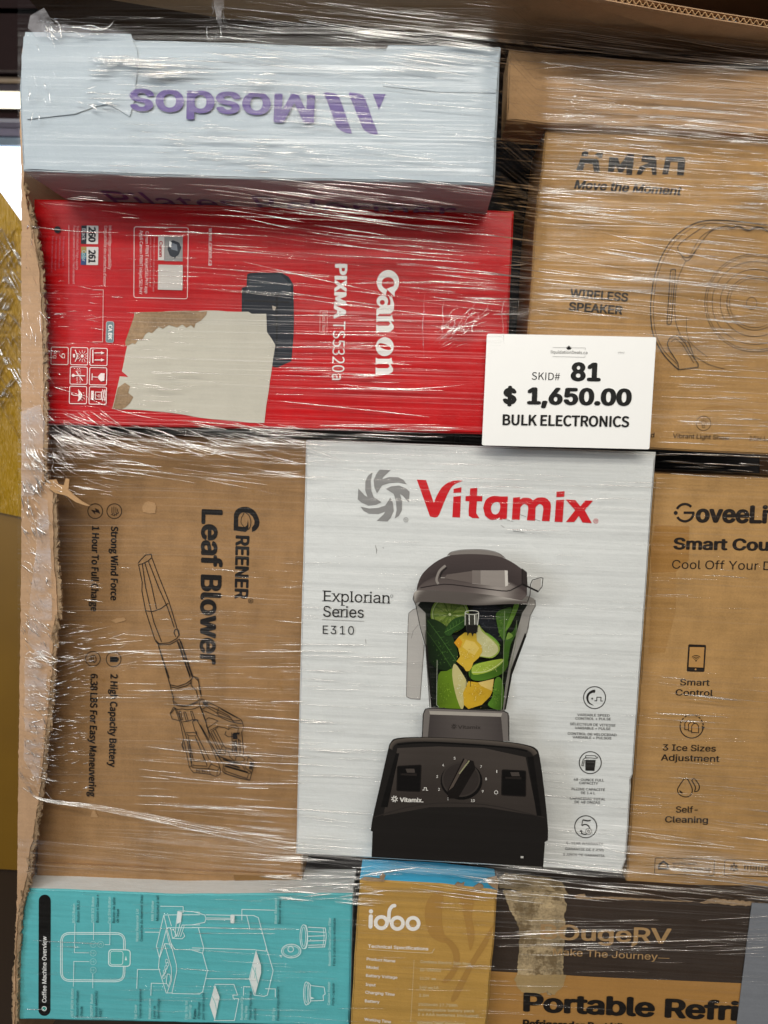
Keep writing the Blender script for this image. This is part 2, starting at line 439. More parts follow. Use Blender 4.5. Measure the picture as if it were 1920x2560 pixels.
zslope = (at(1236, 465, Ym).z-at(57, 427, Ym).z)/(at(1236, 465, Ym).x-at(57, 427, Ym).x)
vs, fs = glyphs('Pilates Reformer', 'B'); x0, x1 = -.385, .03
mx = max(v[0] for v in vs)
pv = [Vector((x0+(x1-x0)*v[0]/mx, Ym+.115-v[1]*.085, zb-.0010+zslope*((x0+(x1-x0)*v[0]/mx)-at(640, 447, Ym).x))) for v in vs]
make('printed_lettering', pv, fs, INK, t, cols=[lin(pur)]*len(pv))

# ---- red printer carton
Yc = -0.02
t = carton('red_printer_carton', 'glossy red printer carton lying on its side with a torn off label in the middle', 'cardboard box',
    [(82, 497), (600, 510), (1285, 527)], [(1285, 527), (1271, 838), (1262, 1090)], [(1262, 1090), (1203, 1086), (700, 1072), (300, 1066), (92, 1062)], [(92, 1062), (82, 497)], Yc, .30, RED, seed=4)
a = Art(t, 'printed_picture', Yc, 'printed picture of a black printer')
a.poly(E((42, 440), (60, 432), (120, 430), (245, 430), (290, 455), (316, 500), (320, 700), (318, 800), (305, 955), (220, 992), (195, 988), (150, 900), (60, 800), (10, 700), (10, 520), (38, 512)), '1b2029')
a.poly(E((60, 445), (240, 440), (300, 500), (300, 560), (30, 545), (42, 520)), '30373f')
a.poly(E((212, 560), (225, 560), (222, 960), (212, 975)), '0e1116')
a.poly(E((25, 590), (290, 600), (292, 612), (25, 602)), '0e1116')
a.poly(E((190, 625), (215, 635), (205, 655), (195, 650)), 'b5a999'); a.done()
TORNP = D((800, 712), (900, 712), (1050, 704), (1180, 705), (1230, 700), (1350, 708), (1470, 710), (1492, 722), (1578, 722), (1580, 830), (1612, 872), (1630, 905), (1600, 1120), (1565, 1368), (1480, 1366), (1200, 1340), (1080, 1318), (960, 1302), (800, 1290), (665, 1286), (690, 1180), (710, 1092), (760, 1096), (745, 1080), (722, 1062), (745, 950), (770, 840), (790, 755))
sheet(t, 'torn_label', TORNP, Yc-.0008, .0006, board('label_backing', 'bfbaab', .08, rough=.8, fibre=.8), 'grey paper backing left where a label was torn off', jag=1.5)
BR = '8b7660'
a = Art(t, 'torn_patch', Yc, 'brown bare board at the edge of the torn label', mat=TORN, gap=.0011)
a.poly([(x, 780.5+(y-780.5)*.74) for x, y in D((802, 716), (900, 716), (1050, 708), (1180, 708), (1228, 704), (1222, 735), (1190, 780), (1160, 800), (1150, 840), (1130, 815), (1105, 838), (1080, 810), (1050, 835), (1000, 815), (965, 845), (940, 830), (900, 880), (880, 870), (860, 890), (840, 940), (820, 930), (800, 970), (785, 960), (765, 975), (745, 985), (742, 950), (770, 840), (792, 757))], BR)
a.poly(D((697, 1160), (740, 1130), (770, 1150), (760, 1190), (790, 1215), (770, 1250), (745, 1275), (720, 1287), (668, 1284)), '9a8768')
a.poly(D((800, 722), (822, 724), (820, 768), (800, 768)), '1d1a18'); a.poly(D((802, 712), (1178, 705), (1172, 716), (950, 722), (806, 722)), '2c2622'); a.done()
a = Art(t, 'printed_lettering', Yc)
a.text('PIXMA', E((563, 378))[0], E((554, 702))[0], 31, WHT, bold=.02, face='S')
a.text('TS5320a', E((553, 718))[0], E((545, 1066))[0], 30, WHT, bold=-.004, face='S'); a.done()
a = Art(t, 'brand_logo', Yc)      # hand drawn letters, reading downwards, wide flared serifs
def run(s, x, y, w, h):           # letter frame: u along reading (down), v up (to the right)
    b0 = E((812, 415))[0]; b1 = E((803, 1045))[0]
    def m(u, v):
        k = (y_+u)/630.0; return (b0[0]+(b1[0]-b0[0])*k+(v)/2.37, b0[1]+(b1[1]-b0[1])*k)
    return m
def letter(y0):
    b0 = E((812, 415))[0]; b1 = E((803, 1045))[0]
    def m(*pts):
        out = []
        for u, v in pts:
            k = (y0+u)/630.0; out.append((b0[0]+(b1[0]-b0[0])*k+v/2.37, b0[1]+(b1[1]-b0[1])*k))
        return out
    return m
m = letter(0)
def arc(cx_, cy_, rx, ry, a0, a1, n=14): return [(cx_+rx*math.cos(math.radians(a0+(a1-a0)*i/n)), cy_+ry*math.sin(math.radians(a0+(a1-a0)*i/n))) for i in range(n+1)]
a.poly(m(*(arc(72, 66, 72, 66, 38, 322, 30)+[(150, 52), (118, 62)]+arc(78, 66, 36, 38, 318, 42, 16)+[(96, 96), (112, 58), (158, 106)])), WHT)
m = letter(150)
a.poly(m(*(arc(34, 34, 34, 34, 60, 340, 20)+[(76, 12), (84, 0), (118, 0), (122, 6), (108, 18), (108, 84), (90, 102), (50, 104), (8, 90), (6, 72), (30, 82), (56, 82), (60, 62), (48, 66)])), WHT, holes=[m(*arc(42, 34, 15, 15, 0, 345, 14))])
for y0 in (266, 518):
    m = letter(y0)
    a.poly(m((0, 0), (44, 0), (38, 12), (38, 74), (52, 84), (64, 72), (64, 12), (58, 0), (112 if y0 == 266 else 110, 0), (102 if y0 == 266 else 100, 12), (102 if y0 == 266 else 100, 78), (84, 102), (66, 104), (38, 86), (38, 106), (24, 98), (0, 92), (8, 82), (8, 12)), WHT)
m = letter(398)
a.poly(m(*arc(56, 52, 56, 53, 0, 348, 30)), WHT, holes=[m(*[(56+(x-56)*.8+(y-52)*.35, y) for x, y in arc(56, 52, 20, 38, 0, 345, 20)])])
a.done()
a = Art(t, 'printed_lettering', Yc)
a.text('www.canon.ca', D((1237, 214))[0], D((1236, 435))[0], 10, WHT, face='S')
a.line(E((475, 655), (518, 657), (515, 787), (473, 785)), 1, 'e7a9a0', closed=True); a.text('Black / Noir', E((488, 668))[0], E((486, 778))[0], 9, 'f0c2b8')
a.text('Ink cartridge compatibility', D((645, 200))[0], D((641, 458))[0], 7.5, 'f0cfc8', face='S'); a.text("Compatibilité des cartouches d'encre", D((618, 200))[0], D((612, 550))[0], 7.5, 'f0cfc8', face='S')
a.text('Standard included / High capacity', D((455, 200))[0], D((450, 462))[0], 6, 'd99a9a', face='S'); a.text('Format standard compris / Haut rendement', D((434, 200))[0], D((430, 545))[0], 6, 'd99a9a')
a.line(D((408, 197), (408, 545)), 1.2, 'd9a2a0')
for i, x in enumerate((375, 352, 330, 308)):
    a.text(('Inks sold separately in the store', 'Cartridges included in this carton', 'Voir le mode d’emploi du produit', 'Encres vendues séparément ici')[i], D((x, 262))[0], D((x-6, 440+i*12))[0], 4, 'b86070')
a.line(D((550, 579), (612, 580), (608, 888), (548, 887)), 1.3, 'e8b8b0'); a.done()
a = Art(t, 'app_panel', Yc, 'rounded app panel printed in white outline')
a.rrect(D((795, 206), (1116, 212), (1110, 633), (793, 625)), 6, 1.6, 'f0d5d0')
a.text('Canon PRINT Inkjet/SELPHY app', D((863, 234))[0], D((858, 600))[0], 7.8, 'f2dcd8', face='S'); a.text('Appli Canon PRINT Inkjet/SELPHY', D((829, 228))[0], D((824, 606))[0], 7.8, 'f2dcd8', face='S')
a.text('Print and scan from your phone with the app', D((910, 270))[0], D((906, 590))[0], 4, 'cf8f90'); a.text('Imprimez et numérisez avec votre appareil', D((889, 245))[0], D((885, 560))[0], 4, 'cf8f90')
a.poly(D((975, 262), (1083, 264), (1082, 411), (973, 409)), '8f8d8a'); a.poly(D((938, 262), (974, 262), (972, 405), (936, 404)), 'cfc8c2')
a.poly(D((1025, 285), (1062, 300), (1075, 330), (1060, 370), (1035, 395), (1005, 375), (992, 340), (1000, 300)), '2b3038'); a.poly(D((1020, 300), (1048, 312), (1052, 350), (1012, 338)), '6d747c'); a.poly(D((1004, 288), (1018, 300), (1012, 330), (1000, 320)), 'e9e9e6')
a.text('Canon', D((943, 290))[0], D((942, 385))[0], 9, 'a3262b', bold=.04)
a.poly(D((938, 430), (1083, 433), (1081, 582), (935, 578)), 'cbc5bd'); a.done()
a = Art(t, 'cartridge_label', Yc, 'small white and black ink number label')
a.rrect(D((482, 198), (583, 200), (581, 309), (479, 307)), 2, 0, WHT, fill='d8d3cd'); a.poly(D((482, 198), (514, 198), (512, 308), (479, 307)), '20202a')
a.cut('cartridge_label', 'small white and coloured ink number label'); a.rrect(D((481, 324), (583, 326), (581, 433), (478, 431)), 2, 0, WHT, fill='d8d3cd'); a.poly(D((481, 324), (513, 325), (512, 360), (480, 360)), 'a08a4c'); a.poly(D((480, 360), (512, 360), (512, 395), (479, 395)), '4d7d8a'); a.poly(D((479, 395), (512, 395), (511, 432), (478, 431)), '2f4673')
a.text('260', D((524, 205))[0], D((523, 296))[0], 18, '17161c', bold=.02, face='S'); a.text('261', D((524, 342))[0], D((523, 420))[0], 18, '17161c', bold=.02, face='S')
a.text('Black', D((487, 216))[0], D((485, 285))[0], 9, 'd5cfd0', face='S'); a.text('Color', D((487, 345))[0], D((485, 410))[0], 9, 'c8d5da', face='S')
a.cut('code_label', 'grey rounded code label'); a.rrect(D((630, 767), (675, 769), (672, 892), (627, 890)), 5, 1, 'b9c2c2', fill='6f8487'); a.text('CA BK', D((642, 785))[0], D((640, 875))[0], 10, WHT, bold=.02, face='S')
a.disc(D((340, 222))[0], 9, '161722', 8); a.done()
def icon(c, w=101): return D((c[0], c[1]), (c[0]+w, c[1]+3), (c[0]+w-2, c[1]+105), (c[0]-3, c[1]+103))
a = Art(t, 'shipping_icon', Yc); LW = 1.8; wc = 'f3e0db'; a.autocut = False
def ic(c, lb): a.cut('shipping_icon', lb); a.rrect(icon(c), 4, LW, wc)
ic((304, 918), 'white square with 9 kg')
a.text('9', D((352, 955))[0], D((352, 985))[0], 14, wc); a.text('kg', D((318, 945))[0], D((317, 985))[0], 9, wc)
ic((420, 920), 'white keep-from-sun symbol')
c = D((487, 972))[0]; a.disc(c, 4, wc, 12)
for i in range(12):
    an = i*math.pi/6; a.line([(c[0]+7*math.cos(an), c[1]+7*math.sin(an)), (c[0]+15*math.cos(an), c[1]+15*math.sin(an))], 1.2, wc)
a.line(D((445, 935), (460, 972), (445, 1005)), 2.2, wc); a.poly(D((432, 960), (445, 960), (445, 980), (432, 980)), wc)
ic((535, 924), 'white two arrows symbol')
for y in (953, 995): a.line(D((560, y), (600, y)), 2.4, wc); a.poly(D((598, y-9), (620, y), (598, y+9)), wc)
a.line(D((550, 935), (550, 1012)), 3, wc)
ic((532, 1039), 'white wine glass symbol')
a.poly(D((620, 1075), (618, 1118), (598, 1122), (582, 1105), (582, 1090), (598, 1073)), wc); a.line(D((582, 1097), (548, 1095)), 1.8, wc); a.line(D((546, 1075), (545, 1115)), 2, wc)
ic((417, 1035), 'white temperature limit symbol')
a.line(D((430, 1087), (505, 1089)), 2.6, wc); a.disc(D((434, 1087))[0], 4, wc, 10); a.line(D((450, 1060), (490, 1118)), 2, wc)
a.text('0°C', D((470, 1055))[0], D((470, 1085))[0], 4, wc); a.text('40°C', D((470, 1098))[0], D((470, 1132))[0], 4, wc); a.text('33°F', D((455, 1050))[0], D((455, 1083))[0], 4, wc); a.text('104°F', D((453, 1095))[0], D((452, 1133))[0], 4, wc)
ic((413, 1150), 'white umbrella symbol')
a.poly(smooth_pts(D((488, 1205), (478, 1185), (462, 1172), (466, 1190), (462, 1205), (466, 1220), (460, 1240), (478, 1228)), 3, True), wc); a.line(D((462, 1206), (436, 1204), (424, 1198), (428, 1188)), 1.8, wc)
for x, y in ((495, 1190), (500, 1205), (492, 1218), (500, 1225), (486, 1232)): a.line(D((x-4, y-2), (x+3, y+2)), 1.2, wc)
ic((530, 1153), 'white stacking limit symbol')
a.poly(D((540, 1178), (556, 1178), (556, 1232), (538, 1230)), wc); a.line(D((566, 1185), (600, 1186), (599, 1228), (565, 1227)), 1.8, wc, closed=True); a.text('9', D((572, 1200))[0], D((572, 1216))[0], 9, wc); a.line(D((608, 1168), (622, 1240)), 1.6, wc); a.line(D((622, 1168), (606, 1240)), 1.6, wc); a.line(D((604, 1180), (604, 1230), (624, 1232), (625, 1178)), 1.4, wc, closed=True)
a.done()

# ---- plain brown carton on top of the speaker carton
carton('plain_brown_carton', 'plain brown unprinted carton lying on top of the speaker carton', 'cardboard box',
    [(1273, 124), (1640, 152), (1920, 176), (2060, 186)], [(2060, 186), (2050, 350)], [(2050, 350), (1920, 340), (1640, 322), (1363, 311), (1266, 300)], [(1266, 300), (1273, 124)], -.012, .06, KRAFT, seed=6)

# ---- speaker carton
Ys = 0.0
t = carton('speaker_carton', 'brown wireless speaker carton with a round speaker drawn in black lines', 'cardboard box',
    [(1365, 314), (1640, 325), (1920, 343), (2060, 352)], [(2060, 352), (2080, 1148)], [(2080, 1148), (1920, 1138), (1642, 1123), (1300, 1108)], [(1300, 1108), (1319, 829), (1342, 500), (1355, 422), (1365, 314)], Ys, .12, KRAFT2, seed=7)
a = Art(t, 'brand_logo', Ys, 'heavy slanted black word printed on the carton', mat=INKW); k = '23211f'
a.poly(Q((195, 225), (240, 205), (285, 225), (272, 280), (185, 275)), k); a.poly(Q((175, 305), (400, 315), (425, 340), (442, 505), (360, 500), (340, 385), (235, 375), (205, 485), (108, 478)), k); a.poly(Q((370, 255), (410, 232), (492, 240), (470, 300), (430, 300)), k)
a.poly(Q((570, 290), (690, 300), (720, 390), (790, 300), (820, 250), (880, 240), (915, 260), (905, 400), (882, 540), (805, 535), (812, 410), (760, 500), (700, 505), (655, 400), (632, 495), (550, 492)), k)
a.poly(Q((1030, 265), (1205, 278), (1225, 330), (1225, 540), (1165, 535), (1150, 440), (1080, 440), (1010, 535), (945, 532), (990, 420), (1120, 370), (1010, 350)), k)
a.poly(Q((1350, 285), (1600, 290), (1625, 340), (1600, 545), (1505, 540), (1520, 360), (1420, 355), (1385, 530), (1300, 530), (1330, 400)), k); a.done()
a = Art(t, 'printed_lettering', Ys, mat=INKW)
a.text('Move the Moment', Q((80, 728))[0], Q((1555, 822))[0], 22.5, k, bold=.03, shear=.2)
a.text('WIRELESS', F((483, 577))[0], F((828, 603))[0], 22, '3a342c', bold=.03); a.text('SPEAKER', F((476, 655))[0], F((795, 680))[0], 22, '3a342c', bold=.03)
a.text('Vibrant Light Show', F((1095, 1410))[0], F((1430, 1422))[0], 11.5, '3a2c1c', bold=.008); a.text('15H Long Playtime', F((1548, 1424))[0], F((1672, 1430))[0], 11.5, '3a2c1c', bold=.008, fit='15H Lo'); a.text('Bass Boosted', F((720, 1396))[0], F((985, 1406))[0], 11.5, '3a2c1c', bold=.008); a.done()
a = Art(t, 'printed_icon', Ys, 'round light bulb symbol')
c = F((1277, 1323))[0]; a.circle(c, 18, 1.6, '3a2c1c'); a.circle((c[0], c[1]-1), 6, 1.3, '3a2c1c', seg=16); a.line([(c[0]-3, c[1]+6), (c[0]-3, c[1]+11), (c[0]+3, c[1]+11), (c[0]+3, c[1]+6)], 1.3, '3a2c1c')
for i in range(-3, 4):
    an = -math.pi/2+i*.5; a.line([(c[0]+9*math.cos(an), c[1]+9*math.sin(an)), (c[0]+12.5*math.cos(an), c[1]+12.5*math.sin(an))], 1.2, '3a2c1c')
a.done()
a = Art(t, 'product_drawing', Ys, 'line drawing of a round speaker with a carrying strap'); k = '40372c'
for i, (r_, w_) in enumerate(((175, 1.6), (168, 1.4), (148, 1.4), (120, 1.4), (97, 1.6), (88, 1.2))): a.circle((F((1500, 610))[0][0]+[35, 35, 34, 34, 34, 34][i], F((1500, 610))[0][1]), r_*.72, w_, k, seg=60, ry=r_*.70)
a.circle(F((1562, 612))[0], 13, 1.6, k, ry=15)
a.line(F((1659, 150), (1500, 128), (1380, 120), (1290, 122), (1200, 150), (1100, 225), (1030, 330), (985, 460), (965, 600), (965, 700), (980, 800), (1030, 900), (1090, 970), (1130, 1005)), 2.6, k, sm=4)
a.line(F((1659, 165), (1500, 145), (1380, 138), (1290, 140), (1210, 165), (1115, 240), (1045, 345), (1000, 470), (982, 600), (982, 700), (997, 800), (1045, 895), (1120, 970)), 1.2, k, sm=4)
a.line(F((1130, 300), (1150, 330), (1190, 340), (1230, 300), (1280, 230), (1330, 180), (1420, 150)), 2, k, sm=4); a.line(F((1150, 335), (1172, 360), (1195, 352), (1230, 305)), 2, k, sm=3); a.line(F((1130, 300), (1128, 270), (1200, 210), (1290, 150)), 1.8, k, sm=4); a.line(F((1190, 340), (1260, 220), (1340, 170)), 1.4, k, sm=3)
a.line(F((1172, 360), (1125, 470), (1108, 600), (1112, 720), (1140, 800)), 1.5, k, sm=4)
a.rrect(F((1082, 412), (1112, 408), (1085, 735), (1060, 738)), 5, 2.2, k); a.line(F((1098, 425), (1072, 725)), 1.2, k)
a.line(F((1062, 850), (1075, 820), (1120, 800), (1170, 850), (1195, 900), (1245, 970), (1245, 990), (1130, 1005), (1125, 965), (1070, 880)), 2, k, closed=True); a.line(F((1085, 840), (1110, 820), (1150, 850), (1220, 965)), 1.5, k); a.line(F((1120, 800), (1190, 845), (1225, 940)), 1.8, k)
a.line(F((1225, 925), (1310, 975), (1400, 1000)), 1.5, k, sm=3); a.line(F((1420, 155), (1450, 165), (1480, 152), (1540, 180), (1600, 160), (1659, 185)), 3.5, k, sm=3)
a.line(F((1175, 690), (1190, 830), (1300, 930)), 1.2, k, sm=4)
a.done()
CRE = board('creased_edge', 'a87c48', .3)
a = Art(t, 'crease', Ys, 'curved crease pressed in the board', mat=CRE); a.line(F((1130, 1350), (1200, 1290), (1290, 1235), (1400, 1225), (1500, 1235), (1590, 1265), (1640, 1290)), 1.6, 'ffffff', sm=4, taper=True); a.done()

# ---- leaf blower carton
Yl = 0.03
t = carton('leaf_blower_carton', 'large brown carton with a leaf blower line drawing and sideways black lettering', 'cardboard box',
    [(104, 1084), (400, 1090), (790, 1100)], [(790, 1100), (772, 1700), (755, 2200)], [(755, 2200), (745, 2218), (583, 2222), (90, 2201)], [(90, 2201), (104, 1084)], Yl, .3, KRAFT3, seed=8)
k = '1a1614'
a = Art(t, 'brand_logo', Yl, 'black letter G with a leaf inside', mat=INKW)
a.poly(smooth_pts(R2((195, 360), (230, 290), (300, 235), (400, 213), (500, 228), (600, 290), (670, 400), (700, 510), (680, 610), (620, 680), (552, 710)), 4)+R2((552, 620), (598, 560), (602, 490), (570, 410), (500, 345), (420, 315), (350, 330), (300, 370), (280, 430), (280, 598), (410, 615), (455, 575), (465, 520), (470, 460), (482, 560), (480, 660), (425, 710), (190, 678)), k)
a.line(R2((400, 318), (380, 370), (345, 430), (335, 520), (360, 570), (415, 625)), 1.6, k, sm=4); a.line(R2((415, 318), (480, 370), (520, 450), (530, 540), (510, 620), (475, 665)), 1.8, k, sm=4); a.done()
a = Art(t, 'printed_lettering', Yl, mat=INKW)
a.text('REENER', R2((228, 775))[0], R2((205, 2030))[0], 35, k, bold=.035)
a.circle(R2((527, 2070))[0], 5.5, 1.3, k, seg=18); a.text('R', R2((505, 2052))[0], R2((503, 2092))[0], 5, k, bold=.02)
a.text('Leaf Blower', H((1052, 527))[0], H((1040, 1445))[0], 53, k, bold=.032)
a.text('Strong Wind Force', H((515, 628))[0], H((512, 1068))[0], 18, k, bold=.014, face='S'); a.text('1 Hour To Full Charge', H((403, 628))[0], H((395, 1132))[0], 18, k, bold=.014, face='S')
a.text('2 High Capacity Battery', I((512, 200))[0], I((502, 752))[0], 18, k, bold=.014, face='S'); a.text('6.38 LBS For Easy Maneuvering', I((394, 198))[0], I((382, 928))[0], 18, k, bold=.014, face='S'); a.done()
for nm, c in (('bolt', H((422, 540))[0]), ('wind', H((535, 540))[0]), ('scale', H((408, 1415))[0]), ('battery', H((531, 1418))[0])):
    a = Art(t, 'printed_icon', Yl, {'bolt': 'round lightning bolt symbol', 'wind': 'round wind symbol', 'scale': 'round light weight symbol', 'battery': 'round battery symbol'}[nm], mat=INKW)
    a.circle(c, 18.5, 2.0, '2a1a12'); x, y = c
    if nm == 'bolt': a.poly([(x+9, y-3), (x-1, y-8), (x+1, y-1), (x-9, y-4), (x-10, y-2), (x+1, y+9), (x-1, y+2), (x+9, y+5), (x+13, y+8)], '2a1a12')
    elif nm == 'wind':
        for dx, l_ in ((-6, 10), (-1, 12), (4, 10), (8, 6)): a.line([(x+dx, y-l_), (x+dx, y+l_-6), (x+dx+2.5, y+l_-3), (x+dx+1, y+l_), (x+dx-2, y+l_-2)], 1.6, '2a1a12')
    elif nm == 'scale':
        for dx in (-7, -3, 1): a.line([(x+dx, y-6), (x+dx, y+9)], 1.8, '2a1a12')
        a.line([(x-7, y-6), (x+4, y-9), (x+8, y-2), (x+8, y+5), (x+4, y+9), (x+1, y+5)], 1.8, '2a1a12')
    else: a.poly([(x-9, y-7), (x+10, y-6), (x+10, y-3), (x+13, y-3), (x+13, y+3), (x+10, y+3), (x+10, y+7), (x-9, y+7)], '151210')
    a.done()
a = Art(t, 'product_drawing', Yl, 'line drawing of a leaf blower', mat=INKW); LW = 2.1
HL = [((675, 850), (690, 830), (720, 800), (755, 795), (757, 815), (735, 835), (700, 852), (680, 856)), ((678, 855), (700, 960), (698, 1010), (720, 1130), (775, 1300)), ((757, 815), (800, 930), (860, 1080), (920, 1280)), ((700, 850), (720, 990), (745, 1100), (770, 1200), (815, 1315)), ((715, 845), (755, 980), (785, 1120)), ((735, 832), (800, 1000), (850, 1110), (890, 1230)), ((720, 1130), (760, 1135), (810, 1118), (855, 1085)), ((775, 1300), (800, 1325), (860, 1320), (905, 1295), (920, 1270), (915, 1245), (895, 1240), (888, 1260), (900, 1285)), ((778, 1310), (800, 1332), (865, 1330), (918, 1300)), ((795, 1330), (860, 1530)), ((905, 1305), (985, 1530)), ((920, 1295), (998, 1530))]
for l_ in HL: a.line(H(*l_), LW, k)
IL = [((792, 20), (865, 265), (885, 350)), ((915, 10), (985, 215)), ((928, 5), (1000, 215)), ((865, 265), (910, 275), (960, 258), (985, 240), (1005, 215)), ((872, 278), (910, 286), (965, 270), (992, 250)), ((1005, 215), (1035, 245), (1040, 300), (1052, 335)), ((990, 235), (990, 270), (1020, 300), (1035, 350)), ((1000, 215), (1030, 225), (1050, 330))]
for l_ in IL: a.line(I(*l_), LW, k)
UL = [((205, 0), (190, 60), (215, 140)), ((205, 80), (260, 125), (340, 145), (440, 130), (540, 85), (600, 40)), ((200, 110), (260, 145), (350, 158), (450, 140), (560, 95)), ((215, 175), (260, 200), (330, 190), (400, 205), (500, 190), (560, 165), (590, 140)),
((205, 160), (150, 255), (180, 340), (300, 370)), ((225, 180), (160, 255)), ((215, 165), (300, 400), (350, 640), (390, 830), (435, 1060)), ((245, 200), (330, 420), (400, 640), (470, 1050)), ((280, 225), (305, 225), (330, 350), (305, 350), (280, 225)), ((350, 235), (378, 238), (420, 370), (390, 372), (350, 235)), ((450, 225), (475, 225), (520, 350), (490, 360), (450, 225)),
((330, 385), (430, 370), (480, 350), (550, 350), (570, 370)), ((480, 380), (540, 350), (940, 1010)), ((480, 385), (520, 520), (760, 1000), (720, 1070)), ((380, 545), (500, 540), (545, 560)), ((395, 560), (420, 590), (520, 590), (545, 570), (540, 520)), ((420, 600), (470, 1000)), ((520, 600), (700, 1030)), ((430, 655), (530, 650), (560, 690), (660, 950), (640, 965), (510, 965), (490, 940), (435, 680), (430, 655)),
((590, 150), (700, 450), (720, 510), (880, 850)), ((620, 200), (660, 320), (740, 620)), ((560, 380), (760, 760), (890, 1060)), ((600, 430), (800, 790), (930, 1000)), ((720, 520), (860, 800)), ((760, 540), (900, 820)), ((790, 520), (920, 760)), ((820, 490), (945, 740)),
((680, 350), (720, 320), (790, 340), (860, 370), (710, 470), (690, 460), (680, 350)), ((740, 510), (850, 450), (960, 470), (1020, 500)), ((760, 530), (860, 460)),
((580, 90), (620, 40), (660, 65), (700, 85), (710, 130), (680, 160), (620, 200), (580, 120), (580, 90)), ((640, 110), (690, 160)), ((620, 60), (650, 110), (620, 150)), ((710, 90), (870, 165), (1060, 270), (1200, 350), (1225, 400), (1240, 480), (1210, 530), (1240, 870)), ((700, 140), (860, 210), (1020, 290), (1100, 400)), ((690, 160), (860, 260), (860, 300), (1010, 370), (1130, 400), (1215, 410)), ((870, 165), (845, 265)), ((860, 240), (1060, 330)), ((900, 195), (1150, 330)), ((640, 215), (850, 300)), ((870, 290), (1100, 370), (1190, 360)),
((1020, 500), (1020, 450), (1060, 430), (1120, 430), (1160, 470), (1150, 560)), ((1030, 480), (1080, 460), (1140, 480)), ((980, 520), (960, 570), (1010, 605), (1080, 600)), ((1060, 540), (1080, 850)), ((1130, 650), (1140, 850)), ((1160, 640), (1180, 850), (1200, 820), (1180, 690), (1195, 670), (1160, 640)), ((1085, 660), (1100, 830)), ((1100, 660), (1115, 830)), ((1115, 655), (1128, 830)),
((920, 710), (960, 760), (1060, 790), (1075, 820), (1020, 830), (920, 790)), ((930, 740), (880, 830), (920, 870), (960, 870), (980, 770)), ((1020, 830), (1030, 900), (1110, 970), (1130, 890), (1080, 840)), ((1130, 890), (1210, 890), (1260, 940), (1210, 975), (1120, 970)),
((870, 890), (1210, 1010), (1260, 1100)), ((840, 880), (1000, 950), (1200, 1020)), ((1240, 860), (1310, 900), (1400, 970), (1380, 1060), (1330, 1250), (1200, 1220), (1000, 1160), (930, 1120), (940, 1010)), ((950, 1040), (1330, 1150), (1350, 1130)), ((960, 1060), (960, 1110), (1200, 1195), (1290, 1220), (1310, 1160)), ((1310, 900), (1260, 1060), (1350, 1130)), ((1340, 960), (1320, 1080)), ((1360, 980), (1345, 1100)), ((890, 1060), (850, 1100), (840, 1190), (890, 1160), (895, 1070)),
((435, 1060), (500, 1140), (540, 1135), (740, 1160), (830, 1195)), ((480, 1060), (600, 1075), (720, 1075), (850, 1105)), ((440, 1050), (500, 1010), (480, 1060)), ((540, 1080), (545, 1130)), ((580, 1085), (590, 1130), (545, 1085)), ((620, 1090), (630, 1135)), ((660, 1095), (670, 1135), (625, 1095)), ((700, 1095), (705, 1140)), ((720, 1070), (745, 1160)), ((760, 1010), (880, 1060)), ((350, 640), (320, 730), (360, 810)), ((345, 690), (335, 740), (355, 780)), ((500, 1030), (700, 1040)), ((800, 870), (870, 830), (900, 810)), ((820, 890), (890, 850))]
for l_ in UL: a.line(U(*l_), 1.7, k)
a.poly(U((1070, 560), (1140, 550), (1150, 640), (1080, 640)), k); a.poly(U((640, 80), (700, 95), (690, 150), (650, 140)), '3a3028'); a.poly(U((960, 990), (1150, 1040), (1185, 1060), (1190, 1075), (960, 1005)), k); a.poly(U((1330, 960), (1390, 985), (1360, 1090), (1325, 1080)), '3a3028'); a.poly(U((1150, 540), (1185, 540), (1170, 575), (1130, 560), (1090, 575), (1080, 545)), k)
a.line(U((930, 940), (1110, 1000)), 3, k); a.line(U((960, 1030), (1300, 1130)), 3, k); a.poly(U((930, 1120), (1000, 1155), (1200, 1215), (1330, 1240), (1330, 1252), (1180, 1225), (960, 1155)), k); a.done()
def dent(x, y, pts, col): # little torn or dented flap of paper
    return sheet(t, 'torn_paper', pts, Yl-.0012, .0009, TORN if col == 0 else KRAFT, jag=1)
dent(0, 0, H((715, 490), (735, 482), (775, 492), (782, 515), (778, 550), (745, 555), (705, 545), (700, 515)), 1)
dent(0, 0, H((515, 1190), (545, 1175), (590, 1172), (605, 1185), (575, 1195), (545, 1205)), 1)
dent(0, 0, I((415, 1000), (428, 1030), (440, 1050), (395, 1048), (402, 1020)), 1)
TAPEM = board('packing_tape', '85602f', .1, rough=.22, spec=.6, fibre=.4, bump=.9)
sheet(t, 'packing_tape', I((1240, 1372), (1600, 1392), (1640, 1400), (1652, 1440), (1630, 1478), (1420, 1480), (1250, 1470), (1262, 1440), (1245, 1420)), Yl-.0008, .0006, TAPEM, 'shiny brown tape on the bottom corner')
sheet(t, 'bottom_crease', I((70, 1324), (300, 1332), (700, 1350), (1100, 1372), (1620, 1390), (1620, 1402), (1100, 1388), (700, 1370), (300, 1350), (70, 1340)), Yl-.005, .005, KRAFT3, 'raised fold line near the bottom edge')

